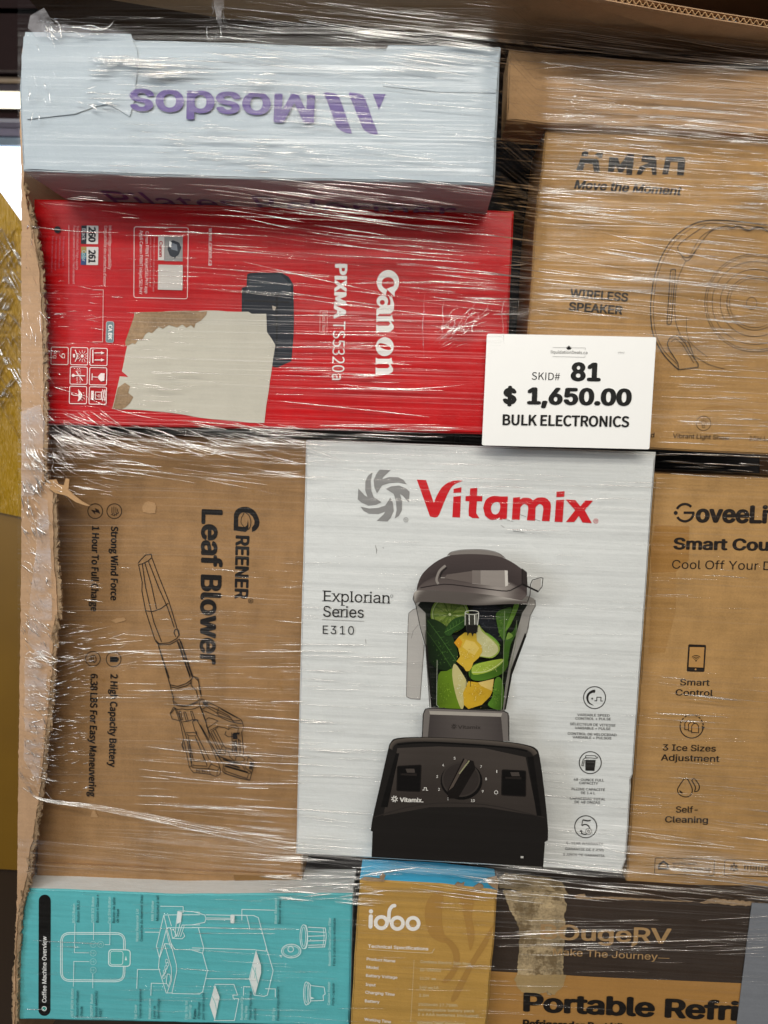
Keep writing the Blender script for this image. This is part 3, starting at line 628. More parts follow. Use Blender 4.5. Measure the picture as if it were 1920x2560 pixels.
# ---- blender carton
Yv = 0.0
t = carton('blender_carton', 'large white carton with a picture of a black blender full of fruit', 'cardboard box',
    [(765, 1100), (1200, 1115), (1640, 1130)], [(1640, 1130), (1600, 1700), (1583, 1935), (1577, 1950), (1578, 1965), (1566, 2150), (1555, 2180), (1550, 2183)], [(1550, 2183), (1200, 2162), (740, 2135)], [(740, 2135), (752, 1600), (765, 1100)], Yv, .30, WHITE, wob=.0004, seed=9)
a = Art(t, 'brand_logo', Yv, 'grey swirl emblem of curved blades')
c0 = T((205, 230))[0]
blade = [(250, 66), (205, 108), (195, 125), (240, 110), (300, 112), (335, 130), (355, 158), (300, 146), (240, 150), (195, 165), (162, 216), (145, 180), (140, 130), (160, 85), (180, 62)]
blade = T(*blade)
for i in range(4):
    an = i*math.pi/2; ca, sa = math.cos(an), math.sin(an)
    a.poly([(c0[0]+(x-c0[0])*ca-(y-c0[1])*sa, c0[1]+(x-c0[0])*sa+(y-c0[1])*ca) for x, y in blade], '8b8a88')
a.circle(T((349, 387))[0], 5.4, 1.1, '8b8a88', seg=18); a.text('R', T((343, 394))[0], T((356, 394.5))[0], 5, '8b8a88'); a.done()
rd = 'c8161f'
a = Art(t, 'brand_lettering', Yv, 'large red word printed across the top')
a.poly(T((420, 127), (480, 130), (530, 278))+smooth_pts(T((545, 240), (580, 180), (625, 145), (672, 132), (716, 135), (665, 158), (630, 200), (590, 290), (555, 368), (505, 365)), 3), rd)
a.poly(T((658, 187), (709, 176), (708, 211), (657, 214)), rd); a.poly(T((657, 238), (706, 232), (700, 373), (650, 371)), rd)
a.poly(T((766, 184), (812, 180), (810, 232), (845, 234), (843, 268), (809, 268), (805, 345), (826, 378), (780, 376), (757, 362), (755, 330), (760, 268), (735, 266), (736, 235), (762, 232)), rd)
a.poly(smooth_pts(T((850, 310), (868, 258), (910, 234), (960, 236)), 4)+T((1010, 236), (1003, 380), (955, 388), (958, 370))+smooth_pts(T((935, 385), (895, 386), (862, 360)), 3), rd, holes=[smooth_pts(T((900, 312), (915, 280), (945, 272), (960, 290), (956, 330), (935, 352), (910, 345)), 3, True)])
a.poly(T((1044, 244), (1090, 240), (1088, 256))+smooth_pts(T((1110, 244), (1150, 246), (1172, 262)), 3)+smooth_pts(T((1200, 244), (1250, 244), (1285, 275), (1288, 320)), 3)+T((1280, 397), (1230, 395), (1240, 320))+smooth_pts(T((1238, 298), (1215, 284), (1190, 305)), 3)+T((1186, 393), (1133, 391), (1142, 320))+smooth_pts(T((1140, 296), (1115, 284), (1092, 305)), 3)+T((1086, 388), (1036, 386)), rd)
a.poly(T((1326, 206), (1378, 202), (1375, 238), (1324, 241)), rd); a.poly(T((1323, 260), (1374, 257), (1364, 402), (1313, 400)), rd)
a.poly(T((1385, 256), (1447, 260), (1480, 300), (1512, 262), (1562, 263), (1508, 325), (1554, 409), (1494, 405), (1470, 362), (1440, 402), (1386, 402), (1446, 325)), rd)
a.circle(T((1580, 395))[0], 5.4, 1.1, rd, seg=18); a.text('R', T((1574, 401))[0], T((1587, 402))[0], 5, rd); a.done()
# slab serif lettering: plain glyphs with serifs set on the stems
a = Art(t, 'series_lettering', Yv, 'black serif series name and model number')
def serif(s, p0, p1, h, col, xs):
    a.text(s, p0, p1, h, col, bold=.002)
    l = math.dist(p0, p1); dx, dy = (p1[0]-p0[0])/l, (p1[1]-p0[1])/l
    for u, v, w in xs:
        cx_, cy_ = p0[0]+dx*l*u+dy*h*v, p0[1]+dy*l*u-dx*h*v
        a.line([(cx_-dx*w/2, cy_-dy*w/2), (cx_+dx*w/2, cy_+dy*w/2)], 1.7, col)
xh = .74
serif('Explorian', J((128, 780))[0], J((430, 790))[0], 27, '1c1a18', [(.012, .03, 12), (.012, .97, 12), (.135, .03, 8), (.235, .03, 8), (.14, xh, 8), (.235, xh, 8), (.29, -.32, 10), (.275, xh-.02, 6), (.425, .03, 11), (.415, .97, 7), (.63, .03, 11), (.62, xh-.02, 7), (.705, .03, 10), (.70, xh-.02, 7), (.87, .03, 7), (.91, .03, 10), (.905, xh-.02, 6), (.985, .03, 9)])
serif('Series', J((125, 851))[0], J((312, 856))[0], 27, '1c1a18', [(.42, .03, 11), (.405, xh-.02, 7), (.555, .03, 10), (.545, xh-.02, 7), (.03, .12, 3)])
a.line(J((120, 864), (313, 872)), 1.1, '8e8c88'); a.text('E310', J((123, 930))[0], J((267, 934))[0], 21, '2b2927', bold=-.006, space=1.15); a.circle(J((441, 756))[0], 3.2, .9, '444444', seg=14); a.done()

a = Art(t, 'printed_picture', Yv, 'printed picture of a black blender with lime, leaves and pineapple in its jug')
a.autocut = False
# handle and jug glass
a.poly(K((400, 660), (420, 625), (445, 608), (475, 600), (490, 750), (530, 905), (515, 1120), (498, 1350), (440, 1352), (385, 1332), (392, 900)), 'b3afa9')
a.line(K((475, 600), (440, 610), (405, 640), (400, 700), (392, 950), (385, 1332), (420, 1350), (498, 1355), (515, 1120), (532, 905)), 1.6, '6f6b67')
a.line(K((425, 850), (440, 790), (480, 740)), 1.3, '8a8682')
a.poly(K((440, 500), (455, 470), (500, 430), (1400, 500), (1445, 520), (1460, 560), (1440, 610), (1410, 660), (1400, 760), (1320, 980), (1250, 1150), (1215, 1350), (1200, 1450), (590, 1425), (560, 1060), (545, 920), (500, 760), (470, 580)), '97938c')
a.line(K((455, 470), (440, 520), (462, 570), (500, 760), (545, 920), (580, 1420)), 2, '4b4844'); a.line(K((1452, 530), (1455, 580), (1412, 660), (1385, 800), (1250, 1130), (1195, 1450)), 1.8, '55514d')
def gcol(x, y):
    n = mnoise.noise(Vector((x*.02, y*.02, 3)))*.5+.5; return mixh('0f170a', '2e4718', n)
body = K((480, 575), (545, 640), (552, 1000), (590, 1420), (900, 1440), (1185, 1442), (1205, 1250), (1240, 1050), (1300, 800), (1345, 640), (1390, 570), (1100, 520), (800, 505), (520, 520))
a.tint = .82
def jar_light(x, y):
    v = (y-1495)/(1772-1495); l_, r_ = 1045+v*32, 1320-v*60; u = (x-l_)/(r_-l_); u = max(0, min(1, u))
    return max(.22, min(1.05, .22+1.0*math.sin(math.pi*u)**.75*(.45+.55*min(1, max(0, v)*3.2))))
a.shade = jar_light
a.poly(body, '1b2810')
a.poly(smooth_pts(K((960, 560), (1100, 560), (1180, 640), (1190, 860), (1120, 850), (1020, 760), (940, 640)), 3, True), '1d2026')
random.seed(3)
for _ in range(70):
    x, y = K((random.uniform(960, 1170), random.uniform(580, 850)))[0]; r = random.uniform(1, 3); an = random.uniform(0, 3)
    a.line([(x, y), (x+r*2*math.cos(an), y+r*2*math.sin(an))], .9, random.choice(['3a3f47', '4d535b', '2b2f36']))
a.poly(smooth_pts(K((1130, 640), (1210, 600), (1260, 600), (1230, 700), (1200, 860), (1160, 820), (1140, 740)), 3, True), '56822b')
a.poly(smooth_pts(K((1290, 545), (1322, 560), (1290, 650), (1235, 760), (1205, 780), (1250, 650)), 3, True), '7fb03a')
a.poly(smooth_pts(K((1300, 720), (1270, 790), (1205, 850), (1195, 1040), (1225, 1040), (1250, 900), (1300, 800)), 3, True), '4f7d25')
a.poly(smooth_pts(K((1230, 800), (1270, 830), (1215, 860)), 3, True), '9cc256')
# lime slice
c = K((745, 650))[0]; R_ = 48
a.disc(c, R_, '8fae3f', 40, ry=47); a.disc(c, R_-3.5, 'bfcf86', 40, ry=43.5); a.disc(c, R_-6, '728f34', 40, ry=41)
for i in range(10):
    an = i*math.pi/5+.2; p = lambda r, da: (c[0]+r*math.cos(an+da), c[1]+r*math.sin(an+da)*.97)
    a.poly([p(6, 0), p(24, -.22), p(39, -.24), p(40, 0), p(39, .24), p(24, .22)], random.choice(['93ab4a', '869f3f', '7b9638']))
for i in range(90):
    an = random.uniform(0, 6.28); r1 = random.uniform(8, 30); a.line([(c[0]+r1*math.cos(an), c[1]+r1*math.sin(an)), (c[0]+(r1+6)*math.cos(an), c[1]+(r1+6)*math.sin(an))], .7, random.choice(['a9bd62', '66812c', 'b9ca7c']))
a.disc(c, 3.5, 'cbd69c', 10)
# leaves
def leaf(pts, col, vein, light):
    q = smooth_pts(K(*pts), 4, True); a.poly(q, col)
    x0, y0 = K(pts[0])[0]; x1, y1 = K(pts[len(pts)//2])[0]
    a.line([(x0, y0), ((x0+x1)/2+2, (y0+y1)/2), (x1, y1)], 1.3, vein, sm=4)
    for i in range(1, 7):
        f = i/7; mx_, my_ = x0+(x1-x0)*f, y0+(y1-y0)*f; nx, ny = -(y1-y0), (x1-x0); l = math.hypot(nx, ny); w = 11*math.sin(math.pi*f)
        for sg in (-1, 1): a.line([(mx_, my_), (mx_+sg*nx/l*w+(x1-x0)/l*4, my_+sg*ny/l*w+(y1-y0)/l*4)], .8, light if sg > 0 else vein, taper=False)
leaf(((560, 700), (640, 700), (740, 780), (810, 960), (800, 1040), (765, 1110), (700, 1050), (610, 930), (570, 820)), '233d18', '4f7a35', '35561f')
leaf(((545, 780), (600, 850), (680, 1000), (770, 1110), (640, 1100), (560, 1000)), '1a3012', '44692c', '2a4a1b')
leaf(((700, 800), (760, 700), (850, 665), (880, 690), (860, 760), (790, 790), (740, 830)), '2f5220', '618b3f', '406a2a')
a.poly(smooth_pts(K((1045, 800), (1120, 850), (1165, 910), (1130, 890), (1080, 850)), 3, True), '6f9e38')
# apple pieces
a.poly(smooth_pts(K((980, 740), (1010, 770), (1080, 840), (1150, 900), (1155, 960), (1100, 1010), (1020, 1005), (960, 980), (950, 860)), 3, True), '9fb24e')
a.poly(smooth_pts(K((985, 745), (1010, 790), (1090, 860), (1140, 915), (1142, 960), (1090, 1000), (1020, 998), (965, 975), (955, 860)), 3, True), 'd3cf98')
a.poly(smooth_pts(K((650, 1150), (720, 1120), (780, 1100), (800, 1200), (840, 1440), (700, 1425), (640, 1400)), 3, True), '6d8f1e')
a.poly(smooth_pts(K((780, 1060), (830, 1110), (900, 1240), (880, 1320), (855, 1430), (835, 1430), (790, 1300), (765, 1150)), 3, True), 'ccc283')
# lime wedge
a.poly(smooth_pts(K((905, 1110), (960, 1060), (1060, 1040), (1200, 1020), (1230, 1060), (1180, 1140), (1060, 1190), (960, 1200), (910, 1170)), 3, True), '4f7a20')
a.poly(smooth_pts(K((930, 1090), (980, 1060), (1080, 1035), (1195, 1020), (1150, 1080), (1060, 1130), (940, 1150)), 3, True), 'a9bf45'); a.line(K((930, 1130), (1040, 1125), (1130, 1080), (1190, 1030)), 1.6, 'dfe6a4', sm=4)
a.poly(smooth_pts(K((1120, 1190), (1170, 1180), (1195, 1300), (1180, 1430), (1130, 1440), (1060, 1400), (1100, 1330)), 3, True), '5f8f2b')
# pineapple
a.poly(K((870, 800), (965, 810), (970, 870), (1010, 910), (1015, 960), (985, 1010), (940, 1050), (925, 1095), (905, 1120), (880, 1122), (860, 1090), (800, 1040), (830, 1000), (815, 930), (780, 885), (820, 835)), 'd9b43a')
a.poly(K((880, 860), (950, 880), (990, 930), (950, 990), (900, 960), (850, 920)), 'e5c766'); a.poly(K((780, 885), (820, 840), (850, 880), (830, 930), (812, 925)), 'd99a22')
a.poly(K((900, 1205), (980, 1215), (1110, 1185), (1100, 1280), (1080, 1330), (1010, 1400), (900, 1435), (862, 1400), (855, 1300), (880, 1250)), 'd8ad2c'); a.poly(K((980, 1215), (1110, 1185), (1095, 1285), (1000, 1240)), 'e6c873')
# pulp grain and shine over the fruit
for cx_, cy_, w_, h_, cs in ((890, 960, 90, 110, ('f0dc8a', 'c99a25', 'e9cf70')), (980, 1290, 95, 90, ('f0dc8a', 'b98f22', 'e6cd7c')), (1060, 900, 70, 80, ('e8e6c4', 'b9b57a')), (830, 1250, 30, 120, ('e8e6c4', 'b5b070')), (1060, 1090, 120, 40, ('d8e38a', '7e9a30')), (690, 950, 90, 150, ('46702c', '162a0e', '5d8a3d')), (700, 1280, 60, 110, ('94b83a', '4e6b18')), (1120, 1320, 40, 90, ('8fb84a', '3c5f18')), (1180, 720, 50, 120, ('86b04a', '3a5e1c'))):
    for _ in range(46):
        x, y = K((cx_+random.gauss(0, w_*.45), cy_+random.gauss(0, h_*.45)))[0]; an = random.uniform(0, 3.1); l_ = random.uniform(1.5, 5)
        a.line([(x, y), (x+l_*math.cos(an), y+l_*math.sin(an))], random.uniform(.5, 1.1), random.choice(cs))
a.shade = None; a.tint = .85
# blade post and glass highlights
a.poly(K((870, 640), (985, 640), (975, 800), (885, 800)), '3a3a32'); a.line(K((872, 640), (872, 740)), 1.6, 'cfcfc0'); a.line(K((985, 640), (975, 740)), 2, 'd8d8cc'); a.circle(K((928, 635))[0], 17, 1.6, 'c9c9bb', ry=5)
for x in (890, 905, 950, 962): a.line(K((x, 655), (x+2, 735)), 1.8, random.choice(['f0efe2', 'a8a89c', '1b1b18']))
for x in (885, 920): a.line(K((x, 1120), (x-5, 1250)), 1.4, '20250f')
a.poly(K((885, 740), (975, 740), (965, 815), (950, 790), (935, 835), (915, 790), (890, 830)), '171512')
a.line(K((640, 1030), (635, 1400), (655, 1420)), 1.5, '9aa08c'); a.line(K((545, 640), (552, 900), (600, 1420)), 1.2, '4c5040'); a.line(K((1200, 620), (1195, 800), (1190, 1040), (1172, 1440)), 1.4, '7f8f66'); a.line(K((1300, 700), (1290, 900), (1210, 1280)), 1.2, '70785e')
a.poly(K((1370, 800), (1250, 1110), (1240, 1180), (1200, 1440), (1210, 1440), (1262, 1150), (1380, 830)), '17140f'); a.poly(K((545, 900), (560, 900), (605, 1420), (590, 1420)), '15130f')
a.tint = 1.0
# lid
def lid(u, v):
    b = .5+.5*math.cos((u-.66)*9); return mixh(mixh('3b3230', '5e5450', v), mixh('8a8079', 'a8a098', v), max(0, b)**6*.8)
top_ = smooth_pts(K((470, 455), (478, 400), (520, 310), (620, 220), (730, 165), (830, 150), (1000, 148), (1130, 160), (1240, 205), (1330, 265), (1372, 320), (1385, 400), (1385, 490)), 4)
bot_ = smooth_pts(K((470, 455), (520, 450), (640, 452), (800, 470), (1000, 490), (1200, 520), (1320, 540), (1385, 490)), 6)
a.grid(top_, bot_, lambda u, v: mixh('463c3a', '2f2827', v) if v < .55 else lid(u, v), 40, 10)
a.poly(smooth_pts(K((730, 160), (760, 135), (850, 118), (960, 114), (1060, 120), (1150, 145), (1200, 180), (1100, 160), (960, 150), (830, 152)), 3, True), '7c756f'); a.line(K((725, 162), (760, 132), (850, 115), (960, 111), (1060, 117), (1150, 142), (1205, 185)), 1.2, '4a4340', sm=3)
a.grid(smooth_pts(K((440, 500), (470, 455), (620, 452), (900, 470), (1150, 500), (1390, 545)), 5), smooth_pts(K((460, 560), (520, 545), (700, 555), (950, 575), (1200, 565), (1395, 560)), 5), lambda u, v: mixh('57504b', 'b3aca3', max(0, math.sin(u*9+v*2))**3*(1-v)), 40, 5)
a.line(K((660, 345), (800, 350), (1000, 360), (1200, 385), (1240, 395)), 2, 'a29b93', sm=3); a.line(K((500, 430), (700, 400), (900, 420), (1180, 455), (1240, 450)), 2.5, '2a2322', sm=3)
a.poly(K((930, 285), (1220, 285), (1225, 400), (1200, 425), (930, 395)), '8f8780'); a.poly(K((930, 285), (1000, 285), (1000, 398), (930, 390)), '756c66'); a.poly(K((1200, 285), (1225, 287), (1228, 410), (1205, 420)), 'cac4bb'); a.poly(K((720, 320), (930, 290), (930, 390), (700, 350)), '645a55')
a.line(K((710, 245), (660, 290), (635, 360), (650, 398)), 6, '8a827b', sm=4); a.line(K((720, 262), (680, 300), (662, 350)), 2.5, '1e1a19', sm=3)
a.poly(K((1340, 265), (1385, 300), (1390, 420), (1350, 400)), '2d2624'); a.line(K((1345, 270), (1345, 400), (1240, 455)), 2.2, '1d1817'); a.line(K((1350, 400), (1480, 462)), 4.5, '15110f'); a.line(K((1475, 465), (1510, 420), (1518, 350), (1500, 345), (1430, 365), (1415, 400), (1410, 490), (1390, 545)), 2, '2f2b29'); a.poly(K((1430, 372), (1500, 352), (1500, 430), (1478, 450), (1420, 425)), 'a9a59e')
# collar and base
a.poly(K((512, 1690), (520, 1480), (535, 1440), (575, 1425), (1195, 1450), (1228, 1465), (1240, 1500), (1238, 1700)), '6f6964'); a.line(K((515, 1690), (525, 1475), (545, 1435), (590, 1428), (1190, 1452), (1228, 1470), (1236, 1700)), 2.2, '1f1b1a')
a.grid(K((580, 1480), (1170, 1500)), K((560, 1700), (1190, 1720)), lambda u, v: mixh('3f3937', '57504c', abs(math.sin(u*3))*.8), 16, 4); a.poly(K((575, 1450), (1180, 1470), (1170, 1500), (580, 1480)), 'a39c92')
a.text('Vitamix', K((812, 1598))[0], K((1002, 1602))[0], 8.5, '332d2a', bold=.02)
for i in range(8):
    c = K((780, 1580))[0]; an = i*.785; a.line([(c[0]+2*math.cos(an), c[1]+2*math.sin(an)), (c[0]+7*math.cos(an+.5), c[1]+7*math.sin(an+.5))], 1.4, '26211f')
base_ = smooth_pts(L((108, 778), (118, 705), (160, 520), (205, 320), (222, 268), (262, 242), (420, 236), (650, 245), (900, 264), (1020, 285), (1062, 305), (1080, 345), (1105, 520), (1128, 745), (1128, 832)), 3)
a.poly(base_+L((1112, 840), (1101, 993))+[(1353, 2167), (1200, 2158), (929, 2143)]+L((112, 945), (118, 780)), '1d1a18')
a.grid(smooth_pts(L((215, 300), (250, 252), (420, 240), (650, 248), (900, 268), (1030, 295), (1068, 330)), 3), smooth_pts(L((232, 312), (262, 272), (420, 262), (650, 272), (900, 292), (1010, 312), (1045, 345)), 3), lambda u, v: mixh('585048', '3a342f', v), 30, 3)
a.grid(L((262, 300), (500, 290), (760, 300), (1000, 352)), L((180, 690), (450, 640), (760, 640), (1068, 690)), lambda u, v: mixh('423b36', '332d29', v+.2*math.sin(u*6)), 24, 8)
a.line(L((262, 280), (420, 268), (650, 278), (900, 298), (1010, 318)), 3.5, '090807', sm=3); a.line(L((120, 700), (400, 625), (760, 625), (1108, 700)), 2.5, '2c2724', sm=4)
a.poly(L((252, 330), (272, 330), (205, 640), (165, 640)), '0e0c0b'); a.poly(L((1010, 350), (1045, 350), (1092, 690), (1065, 690)), '0e0c0b')
for q in (L((262, 405), (398, 398), (392, 550), (258, 545)), L((865, 425), (1000, 432), (1000, 578), (862, 570))):
    a.rrect(q, 4, 2.5, '191513', fill='0c0a09'); x0, y0 = q[0]; a.poly([(x0+20, y0+6), (x0+42, y0+6), (x0+44, y0+16), (x0+24, y0+16)], '453e39'); a.poly([(x0+8, y0+18), (x0+48, y0+18), (x0+48, y0+24), (x0+8, y0+22)], '241f1c')
c = L((628, 480))[0]; a.disc((c[0]+1, c[1]+4), 52, '0c0a09', 40, ry=47); a.disc(c, 48, '38322e', 40, ry=44); a.disc(c, 44, '302a27', 40, ry=40)
a.poly(L((640, 360), (700, 375), (710, 420), (610, 590), (555, 590), (550, 545)), '15110f'); a.poly(L((650, 362), (668, 368), (582, 525), (556, 545)), '51473f'); a.line(L((676, 372), (618, 448)), 3.2, '8d8a6a')
w_ = 'd8d4cc'
for s_, x, y in (('5', 591, 366), ('4', 525, 405), ('3', 490, 472), ('2', 501, 545), ('1', 553, 600), ('7', 743, 415), ('8', 772, 485), ('9', 753, 557), ('10', 696, 610)):
    ww = 5 if s_ != '10' else 11; p = L((x-ww, y))[0]; q = L((x+ww, y+.4))[0]
    if s_ == '1': p, q = L((x-2.5, y))[0], L((x+2.5, y))[0]
    a.text(s_, p, q, 6.6, w_, bold=.01)
a.line(L((834, 426), (834, 443)), 2, w_); a.circle(L((830, 555))[0], 4.2, 1.4, w_, seg=18); a.line(L((406, 542), (415, 542), (416, 528), (429, 529), (428, 543), (438, 543)), 1.7, w_)
a.text('Vitamix.', L((275, 610))[0], L((411, 613))[0], 11, w_, bold=.03); c = L((245, 593))[0]
for i in range(8):
    an = i*.785; a.line([(c[0]+3*math.cos(an), c[1]+3*math.sin(an)), (c[0]+8.5*math.cos(an+.6), c[1]+8.5*math.sin(an+.6))], 2.2, w_)
a.poly(L((972, 922), (988, 923), (987, 935), (971, 934)), 'b8b5ae'); a.done()
k = '23211f'
a = Art(t, 'printed_icon', Yv, 'round speed dial symbol')
a.circle(S((512, 260))[0], 27.5, 2.2, k); a.poly(smooth_pts(S((518, 165), (470, 175), (425, 215), (412, 270), (440, 330), (505, 355), (455, 320), (437, 270), (450, 225), (485, 203), (515, 200)), 3, True), k)
a.line(S((510, 298), (537, 298), (540, 254), (590, 256), (587, 301), (610, 301)), 1.9, k); a.line(S((472, 271), (494, 272)), 2, k); a.line(S((483, 260), (483, 283)), 2, k)
a.cut('printed_icon', 'round jug symbol'); a.circle(S((460, 1042))[0], 27.5, 2.2, k); a.poly(S((400, 1008), (525, 1010), (510, 1142), (402, 1138)), k); a.line(S((402, 985), (408, 956), (520, 958), (530, 975), (547, 975), (545, 988), (520, 992), (470, 985), (402, 985)), 1.6, k, closed=True); a.line(S((400, 990), (375, 1000), (358, 1075), (375, 1082), (390, 1010)), 1.6, k)
a.cut('printed_icon', 'round five year symbol'); a.circle(S((406, 1813))[0], 27.5, 2.2, k); a.line(S((465, 1735), (430, 1742), (372, 1730)), 3.2, k, sm=3); a.line(S((370, 1728), (358, 1800)), 1.8, k); a.line(S((358, 1800), (400, 1785), (440, 1805), (455, 1850), (435, 1890), (400, 1905), (360, 1895), (345, 1870)), 2.8, k, sm=4); a.disc(S((350, 1865))[0], 3, k, 10); a.disc(S((440, 1868))[0], 7.5, 'd5d5d0', 20); a.circle(S((440, 1868))[0], 7.5, 1.2, k, seg=20)
c = S((440, 1868))[0]
for i in range(8): an = i*.785; a.line([(c[0]+1.5*math.cos(an), c[1]+1.5*math.sin(an)), (c[0]+5*math.cos(an+.6), c[1]+5*math.sin(an+.6))], 1.1, k)
a.done()
a = Art(t, 'feature_lettering', Yv, 'small black capitals in three languages')
for s_, x0, y0, x1, y1 in (('VARIABLE SPEED', 303, 480, 692, 490), ('CONTROL + PULSE', 281, 524, 708, 533), ('SÉLECTEUR DE VITESSE', 216, 590, 763, 610), ('VARIABLE + PULSE', 274, 638, 702, 650), ('CONTROL DE VELOCIDAD', 188, 705, 775, 724), ('VARIABLE + PULSOS', 247, 750, 712, 764), ('48-OUNCE FULL', 260, 1258, 626, 1270), ('CAPACITY', 328, 1300, 553, 1308), ('PLEINE CAPACITÉ', 235, 1372, 636, 1384), ('DE 1.4 L', 348, 1418, 519, 1424), ('CAPACIDAD TOTAL', 215, 1484, 642, 1498), ('DE 48 ONZAS', 273, 1528, 578, 1537), ('5-YEAR WARRANTY', 172, 2022, 615, 2036), ('GARANTIE DE 5 ANS', 158, 2092, 621, 2110), ('5 AÑOS DE GARANTÍA', 134, 2160, 634, 2180)):
    a.text(s_, S((x0, y0))[0], S((x1, y1))[0], 6.1, '1b1917', bold=.007)
a.done()
a = Art(t, 'scuff_mark', Yv)
for q in (J((365, 520), (372, 545), (370, 562)), J((400, 530), (403, 536)), J((320, 955), (323, 975)), J((955, 400), (1000, 412)), J((1000, 370), (1060, 390)), J((945, 430), (960, 440)), J((1000, 455), (1050, 463)), J((1095, 400), (1125, 410))): a.cut('scuff_mark'); a.line(q, 1.6, '6d6a66', taper=True)
a.done()

# ---- ice maker carton
Yg = 0.02
t = carton('ice_maker_carton', 'brown ice maker carton at the right edge with three feature symbols down its side', 'cardboard box',
    [(1636, 1184), (1770, 1190), (1920, 1195), (2080, 1205)], [(2080, 1205), (2070, 2258)], [(2070, 2258), (1920, 2246), (1750, 2238), (1600, 2224), (1585, 2216), (1565, 2205)], [(1565, 2205), (1600, 1700), (1636, 1184)], Yg, .3, KRAFT2, seed=11)
sheet(t, 'packing_tape', Mv((545, 640), (880, 652), (878, 985), (748, 1105), (508, 1112), (500, 900)), Yg-.0003, .0003, board('old_tape', 'a1763f', .2, rough=.3, spec=.4, bump=.8), 'darker glossy strip of brown tape')
sheet(t, 'packing_tape', Mv((515, 1125), (752, 1112), (745, 1500), (640, 1900), (480, 1910)), Yg-.0003, .0003, board('old_tape_pale', 'a67e4a', .25, rough=.35, spec=.35, bump=.8))
k = '221a15'
a = Art(t, 'brand_lettering', Yg, 'bold black rounded brand word', mat=INKW)
c = Mv((838, 520))[0]
a.circle(c, 21.5, 6.2, k, seg=24, a0=205, a1=318); a.circle(c, 21.5, 6.2, k, seg=30, a0=0, a1=150); a.line([(c[0]-3, c[1]), (c[0]+24, c[1])], 6, k); a.disc(Mv((748, 522))[0], 5, k)
a.text('oveeLife', Mv((942, 616))[0], Mv((1650, 628))[0], 45, k, bold=.038, fit='oveeLi'); a.done()
a = Art(t, 'printed_lettering', Yg, mat=INKW)
a.text('Smart Countertop', Mv((722, 884))[0], Mv((1668, 898))[0], 30, k, bold=.035, fit='Smart Cou'); a.text('Cool Off Your Drinks', Mv((710, 1072))[0], Mv((1690, 1088))[0], 21.5, k, bold=-.002, fit='Cool Off Your D')
for s_, x0, y0, x1, y1 in (('Smart', 680, 385, 932, 390), ('Control', 642, 472, 960, 478), ('3 Ice Sizes', 533, 940, 985, 950), ('Adjustment', 518, 1025, 1015, 1038), ('Self-', 645, 1468, 832, 1470), ('Cleaning', 553, 1552, 918, 1558)):
    a.text(s_, N((x0, y0))[0], N((x1, y1))[0], 15.8, k, bold=.012)
a.done()
a = Art(t, 'printed_icon', Yg, 'phone symbol with wireless waves'); a.rrect(N((752, 36), (903, 42), (888, 272), (737, 268)), 4, 0, k, fill=k); a.poly(N((764, 60), (888, 62), (878, 235), (754, 230)), 'b5884f'); a.disc(N((813, 250))[0], 2.3, 'b5884f', 10)
c = N((817, 176))[0]; a.disc(c, 2.2, k, 10)
for r in (6, 10, 14): a.circle((c[0], c[1]+1), r, 1.7, k, seg=14, a0=222, a1=318)
a.done()
a = Art(t, 'printed_icon', Yg, 'round symbol with three ice cubes'); c = N((780, 735))[0]
a.circle(c, 29, 2.6, k, a0=10, a1=190)
for i in range(9): a.circle(c, 29, 2.6, k, seg=4, a0=195+i*18.5, a1=207+i*18.5)
for dx, dy in ((0, 0), (9, 3), (17, 7)):
    x, y = c[0]-17+dx, c[1]-14+dy
    a.poly([(x, y+6), (x+5, y), (x+12, y), (x+17, y+6), (x+17, y+23), (x, y+22)], 'b5884f'); a.line([(x, y+6), (x+5, y), (x+12, y), (x+17, y+6), (x+17, y+23), (x, y+22)], 2, k, closed=True)
a.poly([(c[0]+33, c[1]+2), (c[0]+25, c[1]-2), (c[0]+27, c[1]+9)], k); a.done()
a = Art(t, 'printed_icon', Yg, 'symbol of two water drops'); a.line(N((730, 1175), (775, 1240), (785, 1285), (765, 1325), (725, 1335), (680, 1318), (660, 1280), (675, 1240)), 2.4, k, closed=True, sm=4); a.line(N((780, 1195), (800, 1178), (838, 1225), (845, 1260), (830, 1285), (803, 1290)), 2.4, k, sm=3); a.line(N((780, 1195), (812, 1250), (803, 1290)), 2.4, k, sm=3); a.poly(N((675, 1275), (708, 1300), (690, 1306), (678, 1295)), k); a.done()
a = Art(t, 'compatibility_badge', Yg, 'outlined badge with a house symbol'); a.rrect(N((470, 1852), (975, 1865), (970, 2004), (463, 1990)), 5, 1.6, k)
a.line(N((502, 1945), (502, 1912), (540, 1885), (577, 1912), (577, 1945)), 5, k, closed=True); a.text('works with', N((615, 1912))[0], N((826, 1914))[0], 7.5, k, bold=.006); a.text('Google Home', N((612, 1962))[0], N((940, 1970))[0], 10, k, bold=.012); a.done()
a = Art(t, 'compatibility_badge', Yg, 'outlined badge with a three-armed star, cut by the picture edge'); a.rrect(N((1062, 1868), (1800, 1890), (1796, 2025), (1056, 2003)), 5, 1.6, k)
c = N((1140, 1935))[0]
for i in range(3): an = -math.pi/2+i*2.094; a.line([(c[0]+3*math.cos(an), c[1]+3*math.sin(an)), (c[0]+12*math.cos(an), c[1]+12*math.sin(an))], 4, k); a.line([(c[0]+10*math.cos(an+.8), c[1]+10*math.sin(an+.8)), (c[0]+3.5*math.cos(an+1.05), c[1]+3.5*math.sin(an+1.05)), (c[0]+10*math.cos(an+1.3), c[1]+10*math.sin(an+1.3))], 2.6, k)
a.text('matter', N((1226, 1955))[0], N((1470, 1965))[0], 15, k, bold=.002); a.done()

